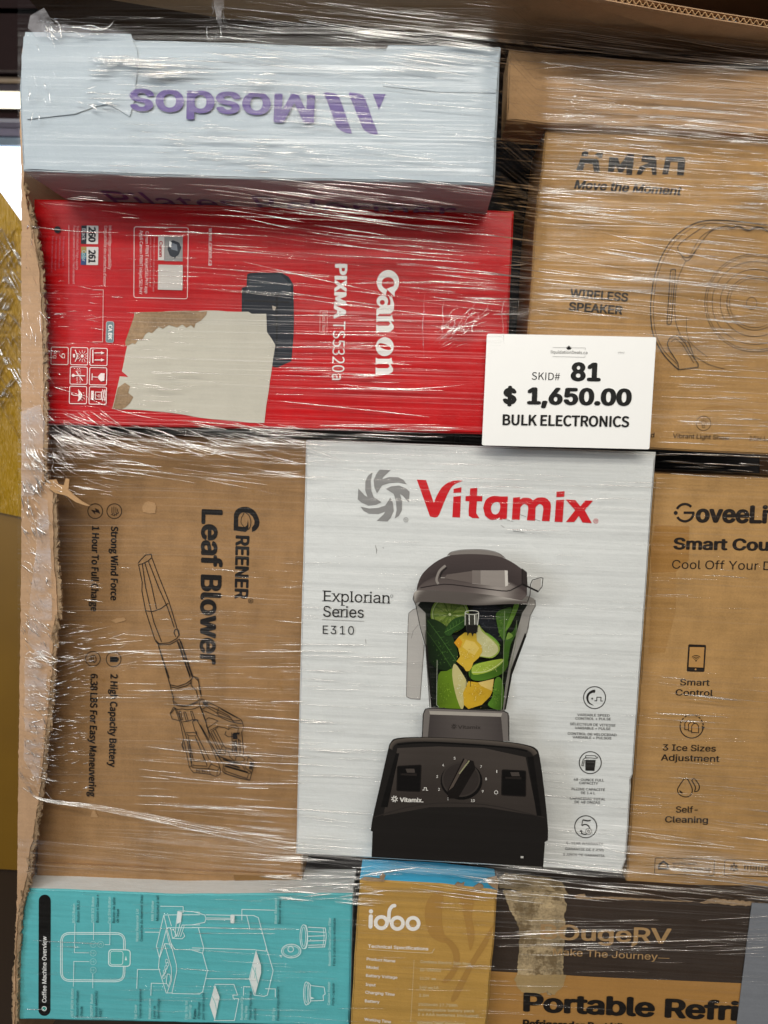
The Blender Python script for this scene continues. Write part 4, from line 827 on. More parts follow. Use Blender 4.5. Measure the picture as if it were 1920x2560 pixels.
# ---- teal coffee machine carton
Yt = -0.002
t = carton('teal_coffee_machine_carton', 'teal coffee machine carton lying sideways with white line drawings, lower left', 'cardboard box',
    [(50, 2221), (434, 2236), (882, 2234)], [(882, 2234), (874, 2566)], [(874, 2566), (500, 2559), (46, 2549)], [(46, 2549), (50, 2221)], Yt, .055, {'front': TEAL, 'top': WHITE, 'right': WHITE, 'left': WHITE, 'bottom': WHITE}, seed=12)
a = Art(t, 'title_bar', Yt, 'black rounded title bar'); kk = '12110f'
pts = [(W4((195, 270))[0][0]+15*math.cos(x), W4((195, 270))[0][1]+15*math.sin(x)) for x in [math.pi+i*math.pi/12 for i in range(13)]]+[(W4((192, 1300))[0][0]+15*math.cos(x), W4((192, 1300))[0][1]+15*math.sin(x)) for x in [i*math.pi/12 for i in range(13)]]
a.poly(pts, kk); a.text('Coffee Machine Overview', W4((211, 1232))[0], W4((213, 608))[0], 10.8, 'e8e8e4', bold=.014); a.disc(W4((190, 1288))[0], 5, '3c9a8c'); a.circle(W4((190, 1288))[0], 5.5, 1.5, 'e8e8e4', seg=20); a.done()
wl = 'd9efec'
a = Art(t, 'control_panel_drawing', Yt, 'white outline of the control panel')
for o_ in (0, 5): a.rrect(W4((345+o_*3, 570+o_*3), (955-o_*3, 572+o_*3), (950-o_*3, 1035-o_*3), (345+o_*3, 1030-o_*3)), 24-o_, 2, wl)
a.rrect(W4((800, 730), (1002, 735), (1000, 890), (796, 886)), 9, 2.4, wl, fill='55b3b0'); a.rrect(W4((815, 745), (935, 748), (930, 875), (810, 872)), 7, 1.4, wl); a.poly(W4((960, 790), (972, 832), (950, 832)), wl)
for x, y in ((652, 682), (722, 682), (652, 765), (652, 845), (652, 925)): a.circle(W4((x, y))[0], 7.5, 1, 'a9dcd9', seg=20); a.line(W4((x-12, y-8), (x-12, y+8)), 1.5, 'a9dcd9'); a.line(W4((x+6, y-10), (x+6, y+10)), 1.5, 'a9dcd9')
for q in (((480, 485), (475, 760), (610, 762)), ((657, 480), (655, 640)), ((812, 485), (808, 685), (760, 684)), ((465, 1080), (470, 842), (615, 845)), ((648, 1095), (648, 960))): a.line(W4(*q), 1.3, wl)
a.done()
a = Art(t, 'machine_drawing', Yt, 'white outline of the coffee machine and its parts')
M4 = [((1318, 405), (1248, 700), (1275, 805)), ((1318, 405), (1345, 525), (1275, 805)), ((1318, 405), (1660, 402)), ((1360, 410), (1390, 510)), ((1345, 525), (1660, 525)), ((1345, 525), (1385, 670), (1420, 730), (1660, 735)), ((1340, 545), (1375, 690), (1405, 740)), ((1325, 675), (1275, 815), (1268, 900), (1340, 1140), (1395, 1140), (1440, 930), (1435, 870), (1385, 680), (1325, 675)), ((1350, 1135), (1392, 1020), (1388, 900), (1325, 680)), ((1395, 1145), (1660, 1150)), ((1385, 545), (1410, 545), (1440, 600), (1400, 625), (1385, 545)), ((1400, 625), (1490, 630), (1515, 605), (1500, 570)), ((1450, 370), (1435, 480), (1425, 605)), ((1490, 380), (1475, 470), (1440, 610)), ((1450, 370), (1500, 368), (1660, 380)), ((1455, 610), (1490, 500), (1660, 498)), ((1475, 612), (1510, 505)), ((1285, 322), (1500, 326), (1500, 385)), ((1138, 566), (1280, 568)), ((1062, 1100), (1070, 918), (1285, 920)), ((1195, 1165), (1200, 1048), (1345, 1052)), ((1310, 985), (1330, 940), (1345, 900)), ((1350, 960), (1340, 1040), (1360, 1080), (1385, 1010), (1375, 965), (1350, 960))]
for q in M4: a.line(W4(*q), 1.7, wl)
a.poly(W4((1450, 372), (1488, 380), (1480, 470), (1440, 490)), 'e8f0ee')
for x, y in ((1318, 985), (1325, 940), (1340, 900), (1352, 870), (1345, 840)): a.circle(W4((x, y))[0], 3.5, 1.2, wl, seg=12, ry=5)
M5 = [((0, 370), (120, 405), (132, 440), (120, 475), (0, 498)), ((130, 403), (370, 408)), ((135, 432), (370, 436)), ((135, 445), (370, 448)), ((0, 522), (545, 535), (515, 408), (370, 404)), ((400, 408), (580, 410), (625, 430), (710, 745), (765, 930), (710, 1160), (680, 1172), (585, 1160)), ((60, 525), (110, 715), (100, 765), (0, 735)), ((0, 715), (600, 732)), ((100, 765), (145, 930), (100, 1130), (70, 1148), (0, 1150)), ((130, 1005), (540, 1008)), ((605, 735), (700, 745), (700, 715)), ((605, 740), (540, 1000), (585, 1160)), ((470, 455), (470, 352), (780, 360)), ((690, 1100), (785, 1102), (785, 1180)), ((485, 1165), (487, 1080), (550, 1082)), ((215, 1058), (395, 1060), (430, 1160), (385, 1160), (388, 1190), (440, 1195), (400, 1400), (205, 1400))]
for q in M5: a.line(W5(*q), 1.7, wl)
a.poly(W5((605, 745), (650, 880), (652, 950), (595, 1160), (545, 1010)), 'dfe6e2'); a.poly(W5((215, 1060), (260, 1180), (215, 1400), (165, 1250)), 'dfe6e2'); a.line(W5((570, 890), (600, 960), (620, 1050)), 1.8, '8fc9c5'); a.line(W5((190, 1170), (220, 1240), (232, 1310)), 1.8, '8fc9c5'); a.line(W5((600, 900), (590, 1000)), 1.5, '8fc9c5')
a.rrect(W5((362, 400), (402, 402), (398, 485), (362, 483)), 4, 0, wl, fill='dfe6e2')
a.circle(W5((935, 745))[0], 24, 2, wl, ry=17); a.circle(W5((935, 745))[0], 20, 1.3, wl, ry=13); a.circle(W5((930, 728))[0], 7, 1.8, wl, seg=18); a.line(W5((850, 790), (825, 785), (845, 805)), 2, wl)
a.circle(W5((1052, 610))[0], 9, 1.6, wl, ry=30); a.circle(W5((1052, 610))[0], 5, 1.3, wl, ry=24); a.line(W5((1060, 500), (1080, 515), (1090, 610), (1082, 700), (1062, 725)), 1.8, wl, sm=3)
for y in (520, 560, 605, 650, 690, 710): a.line(W5((1095, y), (1255, y+(8 if y < 600 else -4))), 2.0, wl)
a.line(W5((1255, 525), (1265, 610), (1250, 705)), 1.8, wl, sm=3); a.line(W5((1235, 525), (1245, 610), (1232, 702)), 1.4, wl, sm=3)
a.circle(W5((1078, 1145))[0], 7, 1.7, wl, ry=29); a.circle(W5((1078, 1145))[0], 3.5, 1.2, wl, ry=22); a.line(W5((1095, 1040), (1115, 1060), (1118, 1220), (1095, 1250)), 1.7, wl); a.line(W5((1118, 1070), (1245, 1085)), 1.7, wl); a.line(W5((1118, 1215), (1240, 1210), (1235, 1165), (1255, 1150), (1245, 1085)), 1.7, wl); a.poly(W5((1118, 1175), (1155, 1190), (1118, 1200)), wl); a.done()
a = Art(t, 'caption_lettering', Yt, 'sideways captions in white and black')
def cap(s_, wx, x0, y0, y1, col, V=W4, h=6.6): a.text(s_, V((x0, y0))[0], V((x0+2, y1))[0], h, col, bold=.006)
bk = '1c3f42'; wc2 = 'b8e3df'
for s_, x, y0, y1, c_ in (('BOLD Button', 480, 480, 300, wc2), ('Bouton BOLD', 522, 475, 270, bk), ('OVER ICE Button', 660, 480, 235, wc2), ('Bouton « Glace »', 703, 478, 215, bk), ('Cup Size Button', 815, 485, 235, wc2), ('Bouton de taille', 857, 482, 240, bk), ('de tasse', 892, 478, 350, bk), ('Water Reservoir Lid', 1078, 658, 350, wc2), ('Couvercle du réservoir d’eau', 1117, 655, 218, bk), ('Milk Frother', 1222, 460, 270, wc2), ('Mousseur à lait', 1268, 462, 222, bk), ('HOT BREW Button', 465, 1370, 1100, wc2), ("Bouton d'infusion", 512, 1368, 1120, bk), ('chaude', 550, 1365, 1268, bk), ('ON/OFF Button', 648, 1370, 1150, wc2), ('Bouton MARCHE/', 690, 1370, 1120, bk), ('ARRET', 730, 1370, 1288, bk), ('Top Cover', 1062, 1390, 1250, wc2), ('Couvercle supérieur', 1105, 1382, 1102, bk), ('Release Lever', 1195, 1388, 1190, wc2), ('Levier de', 1238, 1385, 1262, bk), ('déverrouillage', 1277, 1385, 1195, bk), ('Drip Tray for', 1540, 1390, 1215, wc2), ('Short Cup', 1575, 1388, 1252, wc2), ('Plateau', 1618, 1388, 1290, bk)): cap(s_, 0, x, y0, y1, c_)
for s_, x, y0, y1, c_ in (('Plateau', 37, 1388, 1290, bk), ("d'égouttage", 75, 1385, 1228, bk), ('pour tasse courte', 117, 1390, 1142, bk), ('Water Reservoir', 800, 492, 250, wc2), ("Réservoir d'eau", 838, 490, 262, bk), ('Removable Drip', 480, 1395, 1175, wc2), ('Tray Plate', 520, 1395, 1262, wc2), ("Plaque d'égouttage", 560, 1395, 1125, bk), ('amovible', 605, 1395, 1285, bk), ('Drip Tray', 778, 1400, 1280, wc2), ("Plateau d'égouttement", 822, 1402, 1082, bk), ('Reusable Ground Coffee Filter', 1308, 885, 430, wc2), ('Filtre à café moulu réutilisable', 1352, 885, 435, bk), ('Capsule Holder', 1300, 1255, 1035, wc2), ('Porte-capsule', 1342, 1258, 1050, bk)): cap(s_, 0, x, y0, y1, c_, W5)
a.done()

# ---- gold electric mop carton
Yi = -0.04
t = carton('gold_mop_carton', 'golden brown carton with a torn top edge, bright blue top and white specification list', 'cardboard box',
    [(899, 2202), (960, 2203), (1107, 2211), (1160, 2216), (1244, 2227)], [(1244, 2227), (1236, 2340), (1213, 2600)], [(1213, 2600), (876, 2590)], [(876, 2590), (890, 2320), (899, 2202)], Yi, .046, {'front': GOLD, 'top': BLUE, 'right': BLUE, 'left': WHITE, 'bottom': WHITE}, wob=.0012, seed=13)
for pts in (W6((300, 272), (335, 235), (370, 262), (350, 300), (310, 296)), W6((1120, 362), (1150, 330), (1190, 345), (1225, 330), (1215, 372), (1150, 378)), W6((1330, 385), (1380, 345), (1420, 352), (1440, 375), (1400, 405), (1350, 420)), W6((1470, 290), (1580, 270), (1600, 330), (1590, 410), (1540, 390), (1490, 350)), W6((95, 300), (130, 280), (350, 300), (350, 325), (180, 318))):
    sheet(t, 'torn_edge', pts, Yi-.0022, .002, TORN, jag=2)
w_ = 'ece7de'
a = Art(t, 'ghost_picture', Yi, 'faint darker printed shape of a mop handle')
a.poly(smooth_pts(W6((990, 430), (860, 480), (800, 600), (800, 760), (860, 920), (990, 990), (1100, 980), (1010, 900), (980, 700)), 3, True), 'a98041'); a.poly(smooth_pts(W6((1170, 420), (1200, 600), (1250, 850), (1290, 1080), (1340, 900), (1310, 700), (1350, 500), (1400, 420)), 3, True), 'a98041')
a.poly(smooth_pts(W6((1540, 800), (1480, 1000), (1330, 1240), (1150, 1600), (1080, 1600), (1240, 1280), (1420, 980)), 3, True), 'a57d40'); a.poly(smooth_pts(W6((1000, 960), (1090, 1080), (1100, 1250), (980, 1420), (1080, 1400), (1170, 1230), (1160, 1060), (1060, 950)), 3, True), 'a57d40'); a.done()
a = Art(t, 'brand_logo', Yi, 'white rounded lower-case brand word'); lw = 10.2
a.line(W6((205, 702), (202, 815)), lw, w_); a.disc(W6((205, 702))[0], lw/2, w_); a.disc(W6((202, 815))[0], lw/2, w_); a.disc(W6((207, 648))[0], 5.4, w_)
for x, y in ((320, 770), (495, 778), (666, 780)): a.circle(W6((x, y))[0], 14.2, 9.2, w_)
a.line(W6((402, 770), (404, 680), (412, 630), (440, 592), (470, 585)), 9, w_, sm=4); a.disc(W6((465, 586))[0], 4.5, w_); a.done()
a = Art(t, 'specification_lettering', Yi, 'white specification list')
a.text('Technical Specifications', W6((175, 1045))[0], W6((833, 1075))[0], 8.2, w_, bold=.018); a.line(W6((172, 1062), (500, 1085), (840, 1103), (880, 1085), (900, 1055)), .9, 'd9cdb0', sm=3)
for s_, x0, y0, x1, y1 in (('Product Name', 160, 1182, 472, 1206), ('Model', 157, 1270, 290, 1282), ('Battery Voltage', 152, 1362, 495, 1386), ('Input', 148, 1460, 258, 1468), ('Charging Time', 145, 1545, 465, 1572), ('Battery', 140, 1640, 300, 1652), ('Working Time', 134, 1840, 425, 1870)): a.text(s_, W6((x0, y0))[0], W6((x1, y1))[0], 7.2, w_, bold=.016)
for s_, x0, y0, x1, y1 in (('Cordless Electric Spin Mop', 748, 1210, 1295, 1236), ('ID-EM002', 743, 1300, 972, 1308), ('11.1V', 742, 1392, 845, 1394), ('14V      1A', 735, 1490, 945, 1496), ('2.5H', 732, 1578, 835, 1582), ('2500mAh 27.75Wh', 725, 1678, 1150, 1690), ('rechargeable battery pack', 722, 1735, 1335, 1750), ('2 x AAA batteries (included)', 720, 1785, 1380, 1805), ('40mins (wet mopping)', 712, 1875, 1230, 1890)): a.text(s_, W6((x0, y0))[0], W6((x1, y1))[0], 6.8, 'dccfa9', bold=-.004)
a.line(W6((868, 1380), (915, 1382)), 1, 'dccfa9'); a.line(W6((868, 1390), (915, 1392)), 1, 'dccfa9'); a.line(W6((830, 1478), (880, 1480)), 1, 'dccfa9'); a.line(W6((830, 1488), (880, 1490)), 1, 'dccfa9')
for i in range(34): a.line(W6((678-i*1.1, 1180+i*20), (677.6-i*1.1, 1190+i*20)), 1.1, 'e2d6b4')
a.done()

# ---- dark fridge carton
Yb = -0.02
t = carton('fridge_carton', 'dark brown and kraft portable fridge carton with a rough torn patch, lower right', 'cardboard box',
    [(1225, 2226), (1424, 2238), (1568, 2246), (1748, 2256), (1879, 2259), (2060, 2268)], [(2060, 2268), (2070, 2700)], [(2070, 2700), (1200, 2690)], [(1200, 2690), (1225, 2226)], Yb, .3, DARK, seed=14, wob=.0012)
a = Art(t, 'kraft_band', Yb, 'plain kraft coloured lower part', mat=board('print_kraft', 'ffffff', .2, base_attr=True)); a.poly(W7((-40, 678), (0, 680), (700, 718), (1500, 752), (2000, 775))+[(2050, 2690), (1205, 2685)], 'a97c42'); a.done()
a = Art(t, 'brand_lettering', Yb, 'tan brand word and slogan printed on the dark band', mat=INKW, gap=.0015); tan = 'b38f60'
a.text('BOugeRV', W7((270, 482))[0], W7((1068, 512))[0], 38, tan, bold=.02); a.poly(W7((828, 500), (862, 500), (862, 512), (826, 535)), tan)
a.text('Make The Journey', W7((348, 580))[0], W7((985, 610))[0], 17, tan, bold=.006); a.line(W7((988, 598), (1058, 600)), 1.4, tan); a.done()
a = Art(t, 'product_lettering', Yb, 'very bold dark product name', mat=INKW, gap=.0017); k = '1c1713'
a.text('Portable Refrigerator', W7((165, 925))[0], W7((1476, 982))[0], 48, k, bold=.036, fit='Portable Refri'); a.text('Refrigerador Portátil', W7((163, 1022))[0], W7((775, 1046))[0], 20, k, bold=.035); a.done()
FUZZ = board('torn_paper_patch', 'b39d78', .8, rough=.95, bump=1.0, scuff=.47, scuffcol='6f5d42')
a = Art(t, 'torn_patch', Yb, 'rough fuzzy patch where tape tore the print away', mat=FUZZ, gap=.0010)
pp = W7((15, 185), (60, 290), (110, 380), (132, 430), (128, 520), (122, 640), (112, 730), (130, 780), (165, 812), (240, 830), (310, 800), (345, 830), (400, 790), (425, 740), (434, 690), (440, 600), (432, 560), (445, 500), (452, 420), (440, 350), (458, 290), (440, 220), (430, 196))
def jagp(p, j, sd):
    out = []
    for i in range(len(p)):
        q, r = p[i], p[(i+1) % len(p)]; n = max(1, int(math.dist(q, r)/5))
        for k_ in range(n):
            f = k_/n; x, y = q[0]*(1-f)+r[0]*f, q[1]*(1-f)+r[1]*f
            out.append((x+mnoise.noise(Vector((x*.3, y*.3, sd)))*j, y+mnoise.noise(Vector((x*.3, y*.3, sd+5)))*j))
    return out
cxp = sum(p[0] for p in pp)/len(pp); pp = [(cxp+(x-cxp)*.88-3, y) for x, y in pp]
a.poly(jagp(pp, 5, 2), 'ffffff'); a.done()
a = Art(t, 'torn_patch', Yb, 'paler smooth foot of the torn patch', mat=INKW, gap=.0013); a.autocut = False
a.poly(jagp(W7((128, 700), (430, 700), (420, 745), (395, 790), (345, 825), (310, 798), (240, 826), (165, 808), (130, 775), (114, 730)), 4, 6), 'a98f62'); a.done()
# the same patch where it runs on over the carton's top
zt = at(1340, 2234, Yb).z
def ontop(x, y, e):
    p0 = at(x, 2234, Yb); return Vector((p0.x, Yb+(2234-y)*.00075, at(1340, 2232, Yb).z+.0012+e+(p0.x-at(1340, 2232, Yb).x)*zslope))
a = Art(t, 'torn_patch', Yb, mat=FUZZ, fn=ontop); a.poly(jagp([(1246, 2232), (1420, 2236), (1415, 2200), (1380, 2188), (1270, 2185), (1250, 2200)], 4, 8), 'ffffff'); a.done()
a = Art(t, 'worn_edge', Yb, 'worn pale top edge', mat=TORN, gap=.0006)
a.poly(jagp(W7((465, 215), (540, 205), (550, 228), (700, 224), (860, 232), (1000, 240), (1200, 250), (1200, 256), (1000, 250), (860, 244), (700, 238), (560, 240), (500, 236)), 2, 3), 'ffffff'); a.poly(jagp(W7((1240, 262), (1320, 232), (1450, 245), (1660, 262), (1660, 275), (1450, 278), (1380, 268)), 4, 4), 'ffffff'); a.done()
sheet(t, 'grey_tape', W7((1562, 262), (2000, 282))+[(2060, 2680), (1828, 2680), (1842, 2560)]+W7((1500, 752)), Yb-.0032, .0010, GREY, 'grey band covering the right end')

# ---- cardboard sleeve round the load
LP = [(56, 120), (50, 300), (54, 470), (53, 640), (53, 900), (53, 1400), (48, 1760), (43, 2200), (37, 2475), (34, 2700)]
RP = [(36, 2700), (42, 2560), (43, 2454), (54, 2285), (78, 2180), (80, 2150), (92, 2090), (99, 2033), (104, 2010), (112, 1942), (122, 1840), (127, 1798), (132, 1740), (137, 1689), (141, 1620), (143, 1563), (152, 1530), (150, 1472), (143, 1400), (141, 1233), (125, 1215), (117, 1179), (117, 1034), (117, 925), (114, 803), (106, 672), (92, 578), (78, 520), (68, 463), (66, 300), (68, 120)]
def Ysl(x, y): return -.044+.034*max(0, min(1, (y-1150)/1100))
def Ysl2(x, y): return Ysl(x, y)+.0015
t = thing('cardboard_sleeve', 'torn brown cardboard sleeve with a window cut in it, standing around the whole load', 'cardboard sleeve', (0, .3, 0))
sheet(t, 'front_panel', LP+[(x-9, y) for x, y in RP[:-2]]+RP[-2:], Ysl, .005, SLEEVE, 'narrow strip of the front panel left at the left edge', jag=3, seed=2, sub=9)
sheet(t, 'torn_edge', [(x-12, y) for x, y in reversed(RP[1:-3])]+[(x+1, y) for x, y in RP[1:-3]], Ysl2, .004, TORN, 'ragged torn edge showing the fluting', jag=7, seed=5, sub=5)
# individual ragged tufts of liner paper
random.seed(12)
vs, fs = [], []
for i in range(260):
    k_ = random.random()*(len(RP)-4)+1; j = int(k_); f = k_-j; x, y = RP[j][0]*(1-f)+RP[j+1][0]*f, RP[j][1]*(1-f)+RP[j+1][1]*f
    p = at(x-random.uniform(-3, 10), y, Ysl(x, y)+random.uniform(-.003, .003)); n = len(vs)
    for q in range(4): vs.append(p+Vector((random.uniform(-.0035, .0035), random.uniform(-.002, .002), random.uniform(-.007, .007))))
    fs += [(n, n+1, n+2), (n, n+2, n+3), (n, n+3, n+1)]
make('paper_fibres', vs, fs, TORN, t, kind='stuff')
sheet(t, 'torn_flap', H((125, 372), (150, 355), (190, 352), (205, 380), (235, 388), (250, 345), (268, 350), (262, 410), (300, 448), (345, 480), (395, 512), (362, 508), (310, 488), (250, 450), (190, 432), (140, 405)), -.046, .001, KRAFT, 'pointed torn flap of liner paper sticking out', jag=2)
pl = at(56, 1000, -.042).x; zt_, zb_ = at(60, 10, 0).z, at(60, 2700, 0).z
wl_ = [at(x+1, y, Ysl(x, y)+.0045) for x, y in LP]; wf = []
for p in wl_: wf += [p, Vector((p.x, .61, p.z)), p+Vector((.005, 0, 0)), Vector((p.x+.005, .61, p.z))]
make('side_wall', wf, [f for i in range(len(wl_)-1) for f in ((4*i, 4*i+1, 4*i+5, 4*i+4), (4*i+2, 4*i+3, 4*i+7, 4*i+6))], SLEEVE, t)
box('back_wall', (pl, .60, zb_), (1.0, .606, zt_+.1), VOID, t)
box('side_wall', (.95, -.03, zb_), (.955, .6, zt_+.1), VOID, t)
YT = -.075
def YTf(x, y): lo = 36+(x-200)*.07; return YT+.12*max(-.3, min(1.3, 1-(lo-y)/90))
sheet(t, 'top_panel', [(84, -60), (1300, -60), (1330, -45), (1390, -18), (1500, 2), (1640, 28), (1780, 52), (1920, 74), (2080, 104), (2080, 185), (1920, 150), (1600, 122), (1220, 92), (900, 60), (600, 44), (200, 36), (100, 8)], YTf, .004, SLEEVE, 'brown top strip with a cut edge')
# cut edge: the zig-zag fluting between two liners
ed = [(1360, -30), (1390, -20), (1500, 0), (1640, 26), (1780, 50), (1920, 72), (2080, 102)]
vs, fs = [], []; dense = smooth_pts(ed, 40)
for i, (x, y) in enumerate(dense):
    p = at(x, y, YTf(x, y)-.003); z = .0022*math.sin(i*1.35); vs += [p+Vector((0, 0, .004+z)), p+Vector((0, 0, .0052+z)), p+Vector((0, .004, .004+z)), p+Vector((0, .004, .0052+z))]
for i in range(len(dense)-1):
    a_ = 4*i; fs += [(a_, a_+4, a_+5, a_+1), (a_+1, a_+5, a_+7, a_+3), (a_, a_+2, a_+6, a_+4)]
make('fluting', vs, fs, KRAFT, t, label='wavy fluting seen in the cut edge')
for dz in (.0008, .0078):
    vs, fs = [], []
    for x, y in dense: p = at(x, y, YTf(x, y)-.003); vs += [p+Vector((0, 0, dz)), p+Vector((0, 0, dz+.0009)), p+Vector((0, .005, dz)), p+Vector((0, .005, dz+.0009))]
    for i in range(len(dense)-1): a_ = 4*i; fs += [(a_, a_+4, a_+5, a_+1), (a_+1, a_+5, a_+7, a_+3), (a_, a_+2, a_+6, a_+4)]
    make('liner_edge', vs, fs, SLEEVE, t)
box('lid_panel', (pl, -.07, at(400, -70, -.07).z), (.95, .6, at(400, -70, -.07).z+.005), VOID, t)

# ---- dark block added as shade for the gaps, and the black carton behind
carton('gap_shade_block', 'added dark block standing in for the shade deep in the gaps between the cartons', 'cardboard box',
    [(100, 30), (1900, 60)], [(1900, 60), (1900, 1240)], [(1900, 1240), (1150, 1225), (1150, 300), (100, 260)], [(100, 260), (100, 30)], .22, .2, board('gap_shade_dark', '1d1b1c', .2, rough=.5), seed=21)  # near-black colour stands in for the shade of the gaps
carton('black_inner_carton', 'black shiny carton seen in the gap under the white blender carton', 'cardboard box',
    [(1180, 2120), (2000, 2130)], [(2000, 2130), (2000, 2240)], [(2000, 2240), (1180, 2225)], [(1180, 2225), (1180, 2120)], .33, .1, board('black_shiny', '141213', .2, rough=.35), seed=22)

# ---- price sign
Ytg = -.0335
TG = G((203, 103), (1480, 130), (1428, 975), (165, 945))
base = at(1430, 1120, Ytg)
t = thing('price_sign', 'white price card reading SKID# 81 and $ 1,650.00 stuck over the wrap', 'price sign', base)
sheet(t, 'card', round_quad(TG, 5), Ytg, .0009, CARD)
a = Art(t, 'printed_lettering', Ytg, 'black price and skid number')
k = '141413'
a.text('SKID#', G((540, 449))[0], G((752, 455))[0], 18.5, '252423', bold=-.004, face='S'); a.text('81', G((833, 460))[0], G((1060, 464))[0], 47, k, bold=.042)
a.text('$', G((322, 634))[0], G((424, 636))[0], 41, k, bold=.045); a.text('1,650.00', G((505, 636))[0], G((1292, 648))[0], 43, k, bold=.044); a.text('BULK ELECTRONICS', G((320, 792))[0], G((1275, 808))[0], 27, k, bold=.012, face='S'); a.text('48142', G((1190, 249))[0], G((1240, 250))[0], 3.2, '55534f'); a.done()
a = Art(t, 'seller_logo', Ytg, 'small maple leaf above a web address')
a.text('liquidationDeals.ca', G((685, 252))[0], G((960, 257))[0], 7.4, '4a4845', bold=.0, face='S')
lf = [(0, -20), (6, -10), (12, -13), (10, -2), (20, -8), (18, 0), (23, 3), (12, 10), (14, 14), (2, 13), (0, 20), (-2, 13), (-14, 14), (-12, 10), (-23, 3), (-18, 0), (-20, -8), (-10, -2), (-12, -13), (-6, -10)]
a.poly(G(*[(821+x*.95, 210+y*.95) for x, y in lf]), k)
for q in (((700, 207), (798, 208)), ((845, 209), (945, 210), (944, 226)), ((700, 272), (700, 275), (942, 280), (943, 266))): a.line(G(*q), .7, 'a09e99')
a.done()
# ================================================================ stretch film
def lerp_tab(tab, v):
    if v <= tab[0][0]: return tab[0][1]
    for (a, b), (c, d) in zip(tab, tab[1:]):
        if v <= c: return b+(d-b)*(v-a)/(c-a)
    return tab[-1][1]
FY = [(-60, -.075), (60, -.126), (120, -.127), (460, -.127), (560, -.085), (760, -.038), (1060, -.026), (1110, -.0245), (1190, -.012), (1400, -.006), (2060, -.006), (2190, -.045), (2600, -.045)]
def film_y(x, y):
    d = lerp_tab(FY, y)
    if x > 1240 and y < 1060: d = max(d, lerp_tab([(1240, d), (1345, -.0245), (2100, -.020)], x))
    if x < 420:
        q = Ysl(x, y)-.0032; d = min(d, lerp_tab([(150, q), (420, max(d, q))], x))
    return d-.0008
def film_pt(x, y, e=0): return at(x, y, film_y(x, y)-e)
# film skin
fm, nt, bs = mat_new('stretch_film'); nt.nodes.remove(bs); out = nt.nodes['Material Output']
tr = nd(nt, 'ShaderNodeBsdfTransparent'); gl = nd(nt, 'ShaderNodeBsdfGlossy'); gl.inputs['Roughness'].default_value = .16
hz = nd(nt, 'ShaderNodeBsdfDiffuse'); hz.inputs['Color'].default_value = (.86, .88, .92, 1)
h1 = tex_noise(nt, (2.2, 2.2, 120), 1, 5, .62, rot=(0, math.radians(3.2), 0)); h2 = tex_noise(nt, (5, 5, 420), 1, 3, .6, rot=(0, math.radians(6.5), 0)); h3 = tex_noise(nt, (3, 3, 26), 1, 2, .5, rot=(0, math.radians(4), 0))
hh = math_(nt, 'ADD', math_(nt, 'MULTIPLY', h1, 1.0), math_(nt, 'ADD', math_(nt, 'MULTIPLY', h2, .35), math_(nt, 'MULTIPLY', h3, 2.2)))
bp = nd(nt, 'ShaderNodeBump'); bp.inputs['Strength'].default_value = .35; bp.inputs['Distance'].default_value = .0025
nt.links.new(hh, bp.inputs['Height']); nt.links.new(bp.outputs[0], gl.inputs['Normal'])
area = tex_noise(nt, (1.6, 1.6, 5), 1, 3, .5)
gf = math_(nt, 'ADD', .005, math_(nt, 'MULTIPLY', ramp(nt, h2, .52, .75), .05))
m1 = nd(nt, 'ShaderNodeMixShader'); nt.links.new(gf, m1.inputs[0]); nt.links.new(tr.outputs[0], m1.inputs[1]); nt.links.new(gl.outputs[0], m1.inputs[2])
hf = math_(nt, 'MULTIPLY', ramp(nt, h2, .42, .8), math_(nt, 'ADD', .004, math_(nt, 'MULTIPLY', ramp(nt, area, .5, .75), .04)))
m2 = nd(nt, 'ShaderNodeMixShader'); nt.links.new(hf, m2.inputs[0]); nt.links.new(m1.outputs[0], m2.inputs[1]); nt.links.new(hz.outputs[0], m2.inputs[2])
# long combed tension lines; 'ink' on the skin sets the streak gloss area by area
vc = nd(nt, 'ShaderNodeVertexColor'); vc.layer_name = 'ink'; g2 = nd(nt, 'ShaderNodeBsdfGlossy'); g2.inputs['Roughness'].default_value = .34
l1 = tex_noise(nt, (1.5, 1.5, 520), 1, 2, .5, rot=(0, math.radians(5.0), 0)); l2 = tex_noise(nt, (2.5, 2.5, 300), 1, 3, .55, rot=(0, math.radians(1.5), 0))
b2 = nd(nt, 'ShaderNodeBump'); b2.inputs['Strength'].default_value = .8; b2.inputs['Distance'].default_value = .002
ll = math_(nt, 'MAXIMUM', l1, l2); nt.links.new(ll, b2.inputs['Height']); nt.links.new(b2.outputs[0], g2.inputs['Normal'])
lf_ = math_(nt, 'MULTIPLY', ramp(nt, ll, .56, .74), math_(nt, 'MULTIPLY', vc.outputs[0], .24))
m3 = nd(nt, 'ShaderNodeMixShader'); nt.links.new(lf_, m3.inputs[0]); nt.links.new(m2.outputs[0], m3.inputs[1]); nt.links.new(g2.outputs[0], m3.inputs[2])
nt.links.new(m3.outputs[0], out.inputs[0])
def streak_gloss(x, y):
    v = .18
    for cx_, cy_, rx, ry, k_ in ((1500, 60, 900, 110, .9), (1650, 420, 420, 420, 1.0), (750, 300, 520, 170, .9), (900, 620, 500, 160, .8), (900, 900, 380, 160, .5), (400, 1130, 420, 70, 1.0), (500, 1780, 320, 260, .45), (1700, 2000, 300, 260, .5), (1450, 2200, 600, 60, 1.0), (1550, 2340, 500, 70, .6), (760, 2200, 140, 60, .8)):
        v += k_*math.exp(-((x-cx_)/rx)**2-((y-cy_)/ry)**2)
    return min(1.0, v)
